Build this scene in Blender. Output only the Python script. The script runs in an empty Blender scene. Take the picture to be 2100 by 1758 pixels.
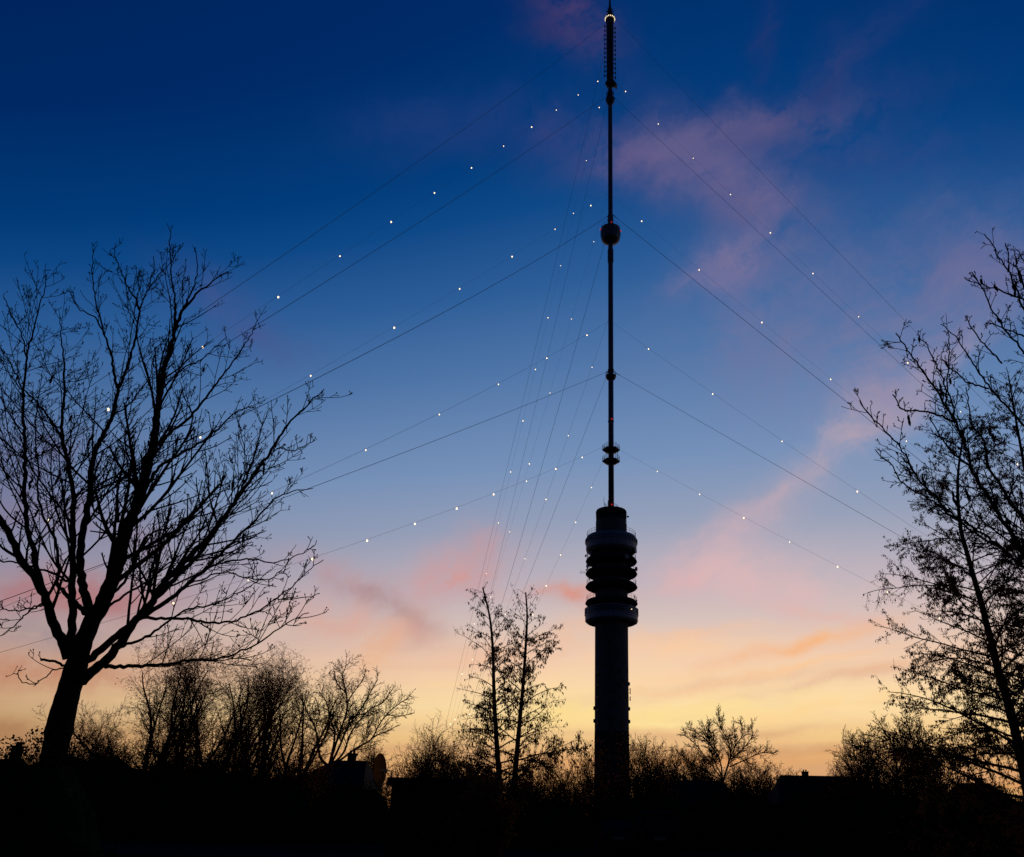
import bpy, math, random
import numpy as np
from mathutils import Vector, Matrix

# ------------------------------------------------------------------ scene
sc = bpy.context.scene
COL = sc.collection
sc.render.engine = 'CYCLES'
sc.cycles.use_denoising = False
sc.cycles.max_bounces = 4
sc.cycles.diffuse_bounces = 2
sc.cycles.glossy_bounces = 2
sc.cycles.transparent_max_bounces = 4
sc.cycles.filter_width = 1.5
sc.cycles.sample_clamp_indirect = .4
vs = sc.view_settings
vs.view_transform = 'Standard'
vs.look = 'None'
vs.exposure = 0.0
vs.gamma = 1.0
vs.use_curve_mapping = False

# ------------------------------------------------------------------ camera
FOC, PX, PY = 1638.0, 1181.0, 879.0          # focal length and principal point for a 2100-wide picture
PIT, ROL = math.radians(25.8), math.radians(1.07)
Fv = np.array([0, math.cos(PIT), math.sin(PIT)])
_u0 = np.array([0, -math.sin(PIT), math.cos(PIT)])
_r0 = np.array([1.0, 0, 0])
Rv = math.cos(ROL) * _r0 + math.sin(ROL) * _u0
Uv = math.cos(ROL) * _u0 - math.sin(ROL) * _r0
EYE = np.array([0, 0, 1.6])

cam = bpy.data.cameras.new('camera')
camo = bpy.data.objects.new('camera', cam)
COL.objects.link(camo)
cam.sensor_fit = 'HORIZONTAL'
cam.sensor_width = 36.0
cam.lens = 36.0 * FOC / 2100.0
cam.shift_x = -(PX - 1050.0) / 2100.0
cam.clip_start = 0.1
cam.clip_end = 20000
M = Matrix(((Rv[0], Uv[0], -Fv[0], EYE[0]), (Rv[1], Uv[1], -Fv[1], EYE[1]),
            (Rv[2], Uv[2], -Fv[2], EYE[2]), (0, 0, 0, 1)))
camo.matrix_world = M
sc.camera = camo


def ray(x, y):
    return Fv * FOC + Rv * (x - PX) + Uv * (PY - y)


def P(x, y, Y):
    """the point that stands Y metres ahead and is seen at (x, y)"""
    d = ray(x, y)
    return EYE + d * (Y / d[1])


def G(x, Y):
    """ground point Y metres ahead, under the place seen at x near the horizon"""
    p = P(x, 1671 + (x - 1166) * .0187, Y)
    return np.array([p[0], p[1], 0.0])


def HT(x, y, Y):
    return P(x, y, Y)[2]


# ------------------------------------------------------------------ materials
def lin(c):
    return tuple((v / 255 / 12.92 if v / 255 <= .04045 else ((v / 255 + .055) / 1.055) ** 2.4) for v in c)


def mat(name, c1, c2, scale=4.0, rough=.8, metal=0.0, bump=0.0, detail=5.0):
    m = bpy.data.materials.new(name)
    m.use_nodes = True
    nt = m.node_tree
    b = nt.nodes['Principled BSDF']
    b.inputs['Roughness'].default_value = rough
    b.inputs['Metallic'].default_value = metal
    if rough >= .8:
        b.inputs['Specular IOR Level'].default_value = .0 if rough >= .9 else .06
    tc = nt.nodes.new('ShaderNodeTexCoord')
    n = nt.nodes.new('ShaderNodeTexNoise')
    n.inputs['Scale'].default_value = scale
    n.inputs['Detail'].default_value = detail
    nt.links.new(tc.outputs['Object'], n.inputs['Vector'])
    r = nt.nodes.new('ShaderNodeValToRGB')
    r.color_ramp.elements[0].position = .35
    r.color_ramp.elements[1].position = .68
    r.color_ramp.elements[0].color = (*c1, 1)
    r.color_ramp.elements[1].color = (*c2, 1)
    nt.links.new(n.outputs['Fac'], r.inputs['Fac'])
    nt.links.new(r.outputs['Color'], b.inputs['Base Color'])
    if bump:
        bp = nt.nodes.new('ShaderNodeBump')
        bp.inputs['Strength'].default_value = bump
        nt.links.new(n.outputs['Fac'], bp.inputs['Height'])
        nt.links.new(bp.outputs['Normal'], b.inputs['Normal'])
    return m


def emat(name, c, s):
    m = bpy.data.materials.new(name)
    m.use_nodes = True
    nt = m.node_tree
    b = nt.nodes['Principled BSDF']
    b.inputs['Base Color'].default_value = (*c, 1)
    b.inputs['Emission Color'].default_value = (*c, 1)
    b.inputs['Emission Strength'].default_value = s
    return m


BARK = mat('bark', (.014, .011, .009), (.035, .028, .022), 9, .9, bump=.3)
TWIG = mat('twig_bark', (.016, .011, .009), (.034, .022, .016), 14, .85)
REDTWIG = mat('glow_tinted_twig_bark', (.05, .018, .009), (.10, .035, .015), 14, .8)  # the red glow low in the trees is put into this bark colour
LEAF = mat('withered_leaf', (.022, .015, .008), (.05, .032, .014), 6, .8)
def translucent(m, c):
    nt = m.node_tree
    b = nt.nodes['Principled BSDF']
    t = nt.nodes.new('ShaderNodeBsdfTranslucent')
    t.inputs['Color'].default_value = (*c, 1)
    x = nt.nodes.new('ShaderNodeAddShader')
    nt.links.new(b.outputs[0], x.inputs[0])
    nt.links.new(t.outputs[0], x.inputs[1])
    nt.links.new(x.outputs[0], nt.nodes['Material Output'].inputs['Surface'])


translucent(LEAF, (.075, .026, .007))
RUSSET = mat('russet_glow_leaf', (.03, .014, .006), (.06, .026, .010), 6, .9)  # withered leaves, mostly added to give crowns a backlit rust glow
translucent(RUSSET, (.42, .115, .02))
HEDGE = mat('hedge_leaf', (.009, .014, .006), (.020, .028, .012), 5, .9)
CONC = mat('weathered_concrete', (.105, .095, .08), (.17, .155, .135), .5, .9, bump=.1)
CONCD = mat('dark_concrete', (.03, .03, .03), (.055, .055, .052), .6, .9)  # darker tone of concrete
CLAD = mat('grey_cladding_panel', (.24, .25, .235), (.32, .33, .31), .8, .6)
STEEL = mat('painted_steel_mast', (.10, .105, .115), (.16, .165, .175), .7, .5, .0)
DSTEEL = mat('dark_steel', (.04, .042, .05), (.075, .078, .085), 2, .5, .3)
CABLE = mat('steel_cable', (.02, .022, .026), (.04, .042, .048), 3, .6, .0)
CARPAINT_SPEC = .0
GLASS = mat('dark_window_glass', (.012, .014, .018), (.022, .025, .03), 2, .12)
GLASS.node_tree.nodes['Principled BSDF'].inputs['Specular IOR Level'].default_value = .35
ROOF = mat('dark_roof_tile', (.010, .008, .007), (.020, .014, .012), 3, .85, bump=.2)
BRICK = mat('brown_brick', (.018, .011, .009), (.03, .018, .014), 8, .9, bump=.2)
FRAME = mat('window_frame_paint', (.12, .12, .12), (.18, .18, .17), 3, .5)
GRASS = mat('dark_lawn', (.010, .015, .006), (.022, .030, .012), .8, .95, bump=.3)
ASPH = mat('asphalt', (.018, .018, .019), (.035, .035, .036), 20, .9, bump=.1)
PAVE = mat('paving_slab', (.04, .04, .038), (.07, .068, .064), 8, .9)
FELT = mat('roofing_felt', (.015, .015, .015), (.03, .03, .03), 6, .9)
TIMBER = mat('dark_timber_board', (.02, .014, .010), (.04, .028, .02), 6, .85)
DISH = mat('dish_enamel', (.20, .068, .012), (.24, .085, .018), 3, .92)
CARPAINT = mat('dark_car_paint', (.010, .014, .016), (.016, .021, .024), 3, .5)
CARPAINT.node_tree.nodes['Principled BSDF'].inputs['Specular IOR Level'].default_value = CARPAINT_SPEC
TYRE = mat('tyre_rubber', (.012, .012, .012), (.022, .022, .022), 20, .9)
CHROME = mat('wheel_rim_metal', (.20, .20, .21), (.3, .3, .31), 6, .3, .9)
REDLENS = mat('red_lamp_lens', (.16, .008, .006), (.25, .014, .01), 9, .2)
SIGNW = mat('pale_plate', (.16, .15, .06), (.2, .19, .08), 6, .5)
LAMP = emat('warm_white_lamp', (1.0, .75, .47), 2.3)
LAMPTOP = emat('gallery_lamp_glow', (1.0, .78, .46), 1.5)
BEACON = emat('red_beacon_glow', (1.0, .03, .02), .45)


# ------------------------------------------------------------------ object helpers
def link_mesh(name, verts, faces, m, parent=None, smooth=False, loc=None):
    me = bpy.data.meshes.new(name)
    me.from_pydata([tuple(v) for v in verts], [], faces)
    me.materials.append(m)
    if smooth:
        me.shade_smooth()
    o = bpy.data.objects.new(name, me)
    COL.objects.link(o)
    if loc is not None:
        o.location = loc
    if parent is not None:
        o.parent = parent
    return o


def tag(o, label, cat, group=None):
    o['label'] = label
    o['category'] = cat
    if group:
        o['group'] = group
    return o


def thing(name, label, cat, loc, group=None, rz=0.0):
    o = bpy.data.objects.new(name, None)
    COL.objects.link(o)
    o.location = tuple(loc)
    o.rotation_euler.z = rz
    o.empty_display_size = .5
    return tag(o, label, cat, group)


def setting(name, verts, faces, m, kind='structure'):
    o = link_mesh(name, verts, faces, m)
    o['kind'] = kind
    return o


def dup(o, parent=None):
    c = o.copy()
    COL.objects.link(c)
    if parent is not None:
        c.parent = parent
    for ch in list(o.children):
        dup(ch, c)
    return c


class MB:
    """collects shapes into one mesh"""
    def __init__(s):
        s.v, s.f = [], []

    def add(s, v, f):
        b = len(s.v)
        s.v += [tuple(q) for q in v]
        s.f += [tuple(i + b for i in q) for q in f]

    def box(s, c, d, rot=None):
        x, y, z = d[0] / 2, d[1] / 2, d[2] / 2
        v = [Vector((i * x, j * y, k * z)) for i in (-1, 1) for j in (-1, 1) for k in (-1, 1)]
        if rot is not None:
            v = [rot @ q for q in v]
        c = Vector(c)
        s.add([q + c for q in v], [(0, 1, 3, 2), (4, 6, 7, 5), (0, 4, 5, 1), (2, 3, 7, 6), (0, 2, 6, 4), (1, 5, 7, 3)])

    def lathe(s, prof, n=48, c=(0, 0, 0), phase=0.0, close=False):
        v, f = [], []
        for r, z in prof:
            for k in range(n):
                a = phase + 2 * math.pi * k / n
                v.append((c[0] + r * math.cos(a), c[1] + r * math.sin(a), c[2] + z))
        m = len(prof)
        for i in range(m - 1 if not close else m):
            j = (i + 1) % m
            for k in range(n):
                l = (k + 1) % n
                f.append((i * n + k, i * n + l, j * n + l, j * n + k))
        if not close:
            if prof[0][0] > 1e-6:
                f.append(tuple(range(n - 1, -1, -1)))
            if prof[-1][0] > 1e-6:
                f.append(tuple((m - 1) * n + k for k in range(n)))
        s.add(v, f)

    def bar(s, a, b, r, n=6, r2=None):
        a, b = Vector(a), Vector(b)
        d = (b - a).normalized()
        u = d.orthogonal().normalized()
        w = d.cross(u)
        r2 = r if r2 is None else r2
        v = []
        for q, rr in ((a, r), (b, r2)):
            for k in range(n):
                t = 2 * math.pi * k / n
                v.append(q + u * (rr * math.cos(t)) + w * (rr * math.sin(t)))
        f = [(k, (k + 1) % n, n + (k + 1) % n, n + k) for k in range(n)]
        f += [tuple(range(n - 1, -1, -1)), tuple(range(n, 2 * n))]
        s.add(v, f)

    def build(s, name, m, parent=None, smooth=False, loc=None):
        return link_mesh(name, s.v, s.f, m, parent, smooth, loc)


def tubes(name, lines, m, parent, off, sides=4):
    """one mesh of tapering tubes; lines = [(points, radii)], grouped by length and built with numpy"""
    by = {}
    for pts, rad in lines:
        by.setdefault(len(pts), []).append((pts, rad))
    V, Fc, base = [], [], 0
    for n, ls in by.items():
        p = np.array([l[0] for l in ls], float) - np.array(off, float)
        r = np.array([l[1] for l in ls], float)
        d = np.zeros_like(p)
        d[:, 1:-1] = p[:, 2:] - p[:, :-2]
        d[:, 0] = p[:, 1] - p[:, 0]
        d[:, -1] = p[:, -1] - p[:, -2]
        d /= np.maximum(np.linalg.norm(d, axis=2, keepdims=True), 1e-9)
        ref = np.where(np.abs(d[:, :1, 2:3]) > .75, np.array([[[1., 0, 0]]]), np.array([[[0, 0, 1.]]]))
        ref = np.broadcast_to(ref, d.shape)
        u = np.cross(d, ref)
        u /= np.maximum(np.linalg.norm(u, axis=2, keepdims=True), 1e-9)
        w = np.cross(d, u)
        a = np.arange(sides) * 2 * np.pi / sides
        ring = p[:, :, None, :] + r[:, :, None, None] * (u[:, :, None, :] * np.cos(a)[None, None, :, None]
                                                         + w[:, :, None, :] * np.sin(a)[None, None, :, None])
        L = len(ls)
        V.append(ring.reshape(-1, 3))
        idx = base + np.arange(L * n * sides).reshape(L, n, sides)
        q = np.stack([idx[:, :-1], np.roll(idx, -1, 2)[:, :-1], np.roll(idx, -1, 2)[:, 1:], idx[:, 1:]], -1)
        Fc.append(q.reshape(-1, 4))
        base += L * n * sides
    V = np.concatenate(V)
    Fc = np.concatenate(Fc)
    return np_mesh(name, V, Fc, m, parent)


def np_mesh(name, V, Fc, m, parent, smooth=True):
    k = Fc.shape[1]
    me = bpy.data.meshes.new(name)
    me.vertices.add(len(V))
    me.vertices.foreach_set('co', V.astype(np.float32).ravel())
    me.loops.add(Fc.size)
    me.loops.foreach_set('vertex_index', Fc.astype(np.int32).ravel())
    me.polygons.add(len(Fc))
    me.polygons.foreach_set('loop_start', (np.arange(len(Fc)) * k).astype(np.int32))
    me.polygons.foreach_set('loop_total', np.full(len(Fc), k, np.int32))
    me.update(calc_edges=True)
    me.materials.append(m)
    if smooth:
        me.shade_smooth()
    o = bpy.data.objects.new(name, me)
    COL.objects.link(o)
    if parent is not None:
        o.parent = parent
    return o


def leaves(name, pts, m, parent, off, rng, size, width=.5, droop=.8, jitter=.3):
    """many small folded leaves; droop 1 = hanging straight down"""
    n = len(pts)
    p = np.array(pts) - np.array(off)
    rs = np.random.RandomState(rng.randrange(10 ** 6))
    d = rs.normal(size=(n, 3))
    d /= np.linalg.norm(d, axis=1, keepdims=True)
    d = d * (1 - droop) + np.array([0, 0, -1.0]) * droop
    d /= np.linalg.norm(d, axis=1, keepdims=True)
    s = rs.normal(size=(n, 3))
    s = np.cross(d, s)
    s /= np.maximum(np.linalg.norm(s, axis=1, keepdims=True), 1e-6)
    nn = np.cross(d, s)
    L = (size * (1 - jitter + 2 * jitter * rs.rand(n)))[:, None]
    W = L * width * (.6 + .8 * rs.rand(n))[:, None] * .5
    v = np.stack([p, p + d * L * .45 + s * W + nn * L * .1, p + d * L, p + d * L * .45 - s * W + nn * L * .1], 1).reshape(-1, 3)
    f = np.arange(4 * n).reshape(n, 4)
    return np_mesh(name, v, f, m, parent, smooth=False)


# ------------------------------------------------------------------ growth of branches
def norm(v):
    l = math.sqrt(v[0] * v[0] + v[1] * v[1] + v[2] * v[2]) or 1.0
    return (v[0] / l, v[1] / l, v[2] / l)


def rvec(rng):
    z = rng.uniform(-1, 1)
    a = rng.uniform(0, 6.2832)
    s = math.sqrt(1 - z * z)
    return (s * math.cos(a), s * math.sin(a), z)


def turn(rng, d, ang, az=None):
    """a direction at the angle ang from d"""
    q = rvec(rng)
    k = q[0] * d[0] + q[1] * d[1] + q[2] * d[2]
    s = norm((q[0] - k * d[0], q[1] - k * d[1], q[2] - k * d[2]))
    c, t = math.cos(ang), math.sin(ang)
    return (d[0] * c + s[0] * t, d[1] * c + s[1] * t, d[2] * c + s[2] * t)


def shoot(rng, p, d, L, r0, r1, seg, wig, up):
    pts, rad = [tuple(p)], [r0]
    st = L / seg
    for i in range(seg):
        q = rvec(rng)
        d = norm((d[0] + q[0] * wig, d[1] + q[1] * wig, d[2] + q[2] * wig + up))
        p = (p[0] + d[0] * st, p[1] + d[1] * st, p[2] + d[2] * st)
        pts.append(p)
        rad.append(r0 + (r1 - r0) * (i + 1) / seg)
    return pts, rad


def at(pts, rad, t):
    f = t * (len(pts) - 1)
    i = min(int(f), len(pts) - 2)
    f -= i
    a, b = pts[i], pts[i + 1]
    return (tuple(a[k] + (b[k] - a[k]) * f for k in range(3)), norm(tuple(b[k] - a[k] for k in range(3))),
            rad[i] + (rad[i + 1] - rad[i]) * f)


def length(pts):
    return sum(math.dist(pts[i], pts[i + 1]) for i in range(len(pts) - 1))


def grow(rng, out, line, lv, k):
    """side shoots of one line; lv = one dict per level"""
    if k >= len(lv):
        return
    g = lv[k]
    pts, rad = line
    L = length(pts)
    n = g['n'] if 'n' in g else max(1, int(L * (1 - g['from']) / g['gap']))
    for i in range(n):
        t = g['from'] + (1 - g['from']) * (i + rng.random()) / n
        p, d, r = at(pts, rad, min(t, .995))
        reps = 2 if rng.random() < g.get('pair', 0) else 1
        for _ in range(reps):
            dd = turn(rng, d, math.radians(g['ang'] * rng.uniform(.7, 1.3)))
            dd = norm((dd[0], dd[1], dd[2] + g.get('lift', 0)))
            base = g['len'] * (1 - g.get('fade', .55) * t)
            l = (base * L if g.get('rel', True) else base) * rng.uniform(.6, 1.25)
            rr = max(min(r * g['r'], r * .9), g['rmin'])
            ln = shoot(rng, p, dd, l, rr, max(rr * g.get('tip', .45), g['rmin'] * .7), g['seg'], g['wig'], g['up'])
            out.append((ln, k))
            grow(rng, out, ln, lv, k + 1)


def catmull(pts, n):
    p = np.array(pts, float)
    q = np.vstack([2 * p[0] - p[1], p, 2 * p[-1] - p[-2]])
    seg = np.linalg.norm(p[1:] - p[:-1], axis=1)
    cum = np.concatenate([[0], np.cumsum(seg)])
    res = []
    for t in np.linspace(0, cum[-1], n):
        i = min(int(np.searchsorted(cum, t, side='right') - 1), len(seg) - 1)
        s = (t - cum[i]) / seg[i]
        a, b, c, d = q[i], q[i + 1], q[i + 2], q[i + 3]
        res.append(tuple(.5 * ((2 * b) + (-a + c) * s + (2 * a - 5 * b + 4 * c - d) * s * s + (-a + 3 * b - 3 * c + d) * s ** 3)))
    return res


# ================================================================== SKY
def build_world():
    w = bpy.data.worlds.new('World')
    sc.world = w
    w.use_nodes = True
    nt = w.node_tree
    N, Lk = nt.nodes, nt.links
    N.clear()
    out = N.new('ShaderNodeOutputWorld')
    bg = N.new('ShaderNodeBackground')
    Lk.new(bg.outputs[0], out.inputs['Surface'])
    tc = N.new('ShaderNodeTexCoord')
    dirv = tc.outputs['Generated']

    def math_(op, a, b=None, c=None, clamp=False):
        n = N.new('ShaderNodeMath')
        n.operation = op
        n.use_clamp = clamp
        for i, q in enumerate((a, b, c)):
            if q is None:
                continue
            if isinstance(q, (int, float)):
                n.inputs[i].default_value = q
            else:
                Lk.new(q, n.inputs[i])
        return n.outputs[0]

    def vmath(op, a, b=None):
        n = N.new('ShaderNodeVectorMath')
        n.operation = op
        for i, q in enumerate((a, b)):
            if q is None:
                continue
            if isinstance(q, (tuple, list)):
                n.inputs[i].default_value = q
            else:
                Lk.new(q, n.inputs[i])
        return n

    def noise(vec, scale, det=6, rough=.55, dist=0.0):
        n = N.new('ShaderNodeTexNoise')
        n.inputs['Scale'].default_value = scale
        n.inputs['Detail'].default_value = det
        n.inputs['Roughness'].default_value = rough
        n.inputs['Distortion'].default_value = dist
        Lk.new(vec, n.inputs['Vector'])
        return n

    def mix(fac, a, b):
        n = N.new('ShaderNodeMix')
        n.data_type = 'RGBA'
        if isinstance(fac, (int, float)):
            n.inputs[0].default_value = fac
        else:
            Lk.new(fac, n.inputs[0])
        for i, q in ((6, a), (7, b)):
            if isinstance(q, tuple):
                n.inputs[i].default_value = (*q, 1)
            else:
                Lk.new(q, n.inputs[i])
        return n.outputs[2]

    def ramp(fac, stops):
        n = N.new('ShaderNodeValToRGB')
        cr = n.color_ramp
        cr.interpolation = 'B_SPLINE' if False else 'LINEAR'
        while len(cr.elements) > 2:
            cr.elements.remove(cr.elements[-1])
        for i, (p, c) in enumerate(stops):
            e = cr.elements[i] if i < 2 else cr.elements.new(p)
            e.position = p
            e.color = (*lin(c), 1)
        Lk.new(fac, n.inputs['Fac'])
        return n.outputs['Color']

    sep = N.new('ShaderNodeSeparateXYZ')
    Lk.new(dirv, sep.inputs[0])
    x, y, z = sep.outputs
    el = math_('MULTIPLY', math_('ARCSINE', z), 180 / math.pi)
    az = math_('MULTIPLY', math_('ARCTAN2', x, y), 180 / math.pi)
    da = math_('SUBTRACT', az, SKY['az0'])
    ada = math_('ABSOLUTE', da)
    # away from the sunset the bands of colour sink towards the horizon
    sink = math_('MULTIPLY_ADD', math_('POWER', math_('DIVIDE', math_('MINIMUM', ada, 70.0), 45.0), 2.0), .33, 1.0)
    f = math_('DIVIDE', math_('MULTIPLY', el, sink), 90.0, clamp=True)
    cw = ramp(f, [(e / 90, c) for e, c in SKY['west']])
    cm = ramp(f, [(e / 90, c) for e, c in SKY['side']])
    ce = ramp(f, [(e / 90, c) for e, c in SKY['east']])
    g = math_('POWER', math.e, math_('MULTIPLY', math_('POWER', math_('DIVIDE', ada, 50.0), 3.0), -1.0))
    gf = math_('POWER', math.e, math_('MULTIPLY', math_('POWER', math_('DIVIDE', ada, 98.0), 4.0), -1.0))
    col = mix(gf, ce, mix(g, cm, cw))
    # soft streaks of thin cloud low in the west, nearly level
    cmb = N.new('ShaderNodeCombineXYZ')
    Lk.new(math_('MULTIPLY', az, .045), cmb.inputs[0])
    Lk.new(math_('MULTIPLY_ADD', el, .55, math_('MULTIPLY', az, -.030)), cmb.inputs[1])
    sn = noise(cmb.outputs[0], 1.5, 5, .5, .6).outputs['Fac']
    low = math_('MULTIPLY', math_('SUBTRACT', 1.0, math_('DIVIDE', el, 15.0, clamp=True)), g)
    s1 = math_('MULTIPLY', math_('MULTIPLY', math_('SUBTRACT', sn, .50, clamp=True), 3.2, clamp=True), low)
    s2 = math_('MULTIPLY', math_('MULTIPLY', math_('SUBTRACT', .50, sn, clamp=True), 3.2, clamp=True), low)
    col = mix(math_('MULTIPLY', s1, .6), col, lin((255, 216, 140)))
    col = mix(math_('MULTIPLY', s2, .55), col, lin((205, 165, 140)))
    # cirrus: each cloud patch is a soft ellipse of sky directions broken up by noise
    warp = noise(dirv, 7.0, 8, .62)
    w2 = vmath('SUBTRACT', warp.outputs['Color'], (.5, .5, .5))
    w3 = N.new('ShaderNodeVectorMath')
    w3.operation = 'SCALE'
    Lk.new(w2.outputs[0], w3.inputs[0])
    Lk.new(math_('MULTIPLY_ADD', math_('DIVIDE', el, 26.0, clamp=True), .095, .022), w3.inputs['Scale'])
    dv = vmath('ADD', dirv, w3.outputs[0]).outputs[0]
    # fibres of cirrus: noise stretched along the wind, which blows up to the right
    wind = ray(1700, 640) / np.linalg.norm(ray(1700, 640)) - ray(1500, 760) / np.linalg.norm(ray(1500, 760))
    wind = wind / np.linalg.norm(wind)
    sc_ = vmath('DOT_PRODUCT', dv, tuple(wind)).outputs['Value']
    wv = N.new('ShaderNodeVectorMath')
    wv.operation = 'SCALE'
    wv.inputs[0].default_value = tuple(wind * -.72)
    Lk.new(sc_, wv.inputs['Scale'])
    fib = noise(vmath('ADD', dv, wv.outputs[0]).outputs[0], 26.0, 8, .62).outputs['Fac']
    brk = noise(dv, 11.0, 8, .62).outputs['Fac']
    brk = math_('MULTIPLY_ADD', fib, .5, math_('MULTIPLY', brk, .5))
    brk = math_('MULTIPLY', math_('SUBTRACT', brk, .385, clamp=True), 5.2, clamp=True)
    soft = math_('MULTIPLY_ADD', brk, .85, .15)
    for (px, py, ln, wd, ang, c, op, wisp) in SKY['clouds']:
        cdir = ray(px, py)
        cdir = cdir / np.linalg.norm(cdir)
        ca, sa = math.cos(math.radians(ang)), math.sin(math.radians(ang))
        t1 = ray(px + 4 * ca, py - 4 * sa)
        t1 = t1 / np.linalg.norm(t1) - cdir
        t1 = t1 / np.linalg.norm(t1)
        t2 = np.cross(cdir, t1)
        k = 1638.0
        a = t1 * (k / ln)
        b = t2 * (k / wd)
        u = vmath('DOT_PRODUCT', dv, tuple(a)).outputs['Value']
        v = vmath('DOT_PRODUCT', dv, tuple(b)).outputs['Value']
        q = math_('MULTIPLY_ADD', u, u, math_('MULTIPLY', v, v))
        e = math_('POWER', math.e, math_('MULTIPLY', q, -1.0))
        front = math_('GREATER_THAN', vmath('DOT_PRODUCT', dirv, tuple(cdir)).outputs['Value'], 0.2)
        fac = math_('MULTIPLY', math_('MULTIPLY', e, brk if wisp > .5 else soft), math_('MULTIPLY', front, op))
        col = mix(fac, col, lin(c))
    # below the horizon the world is dark ground
    below = math_('GREATER_THAN', 0.0, z)
    col = mix(below, col, (.004, .004, .004))
    Lk.new(col, bg.inputs['Color'])
    bg.inputs['Strength'].default_value = 1.0
    w.cycles.sampling_method = 'MANUAL'
    w.cycles.sample_map_resolution = 1024


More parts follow.
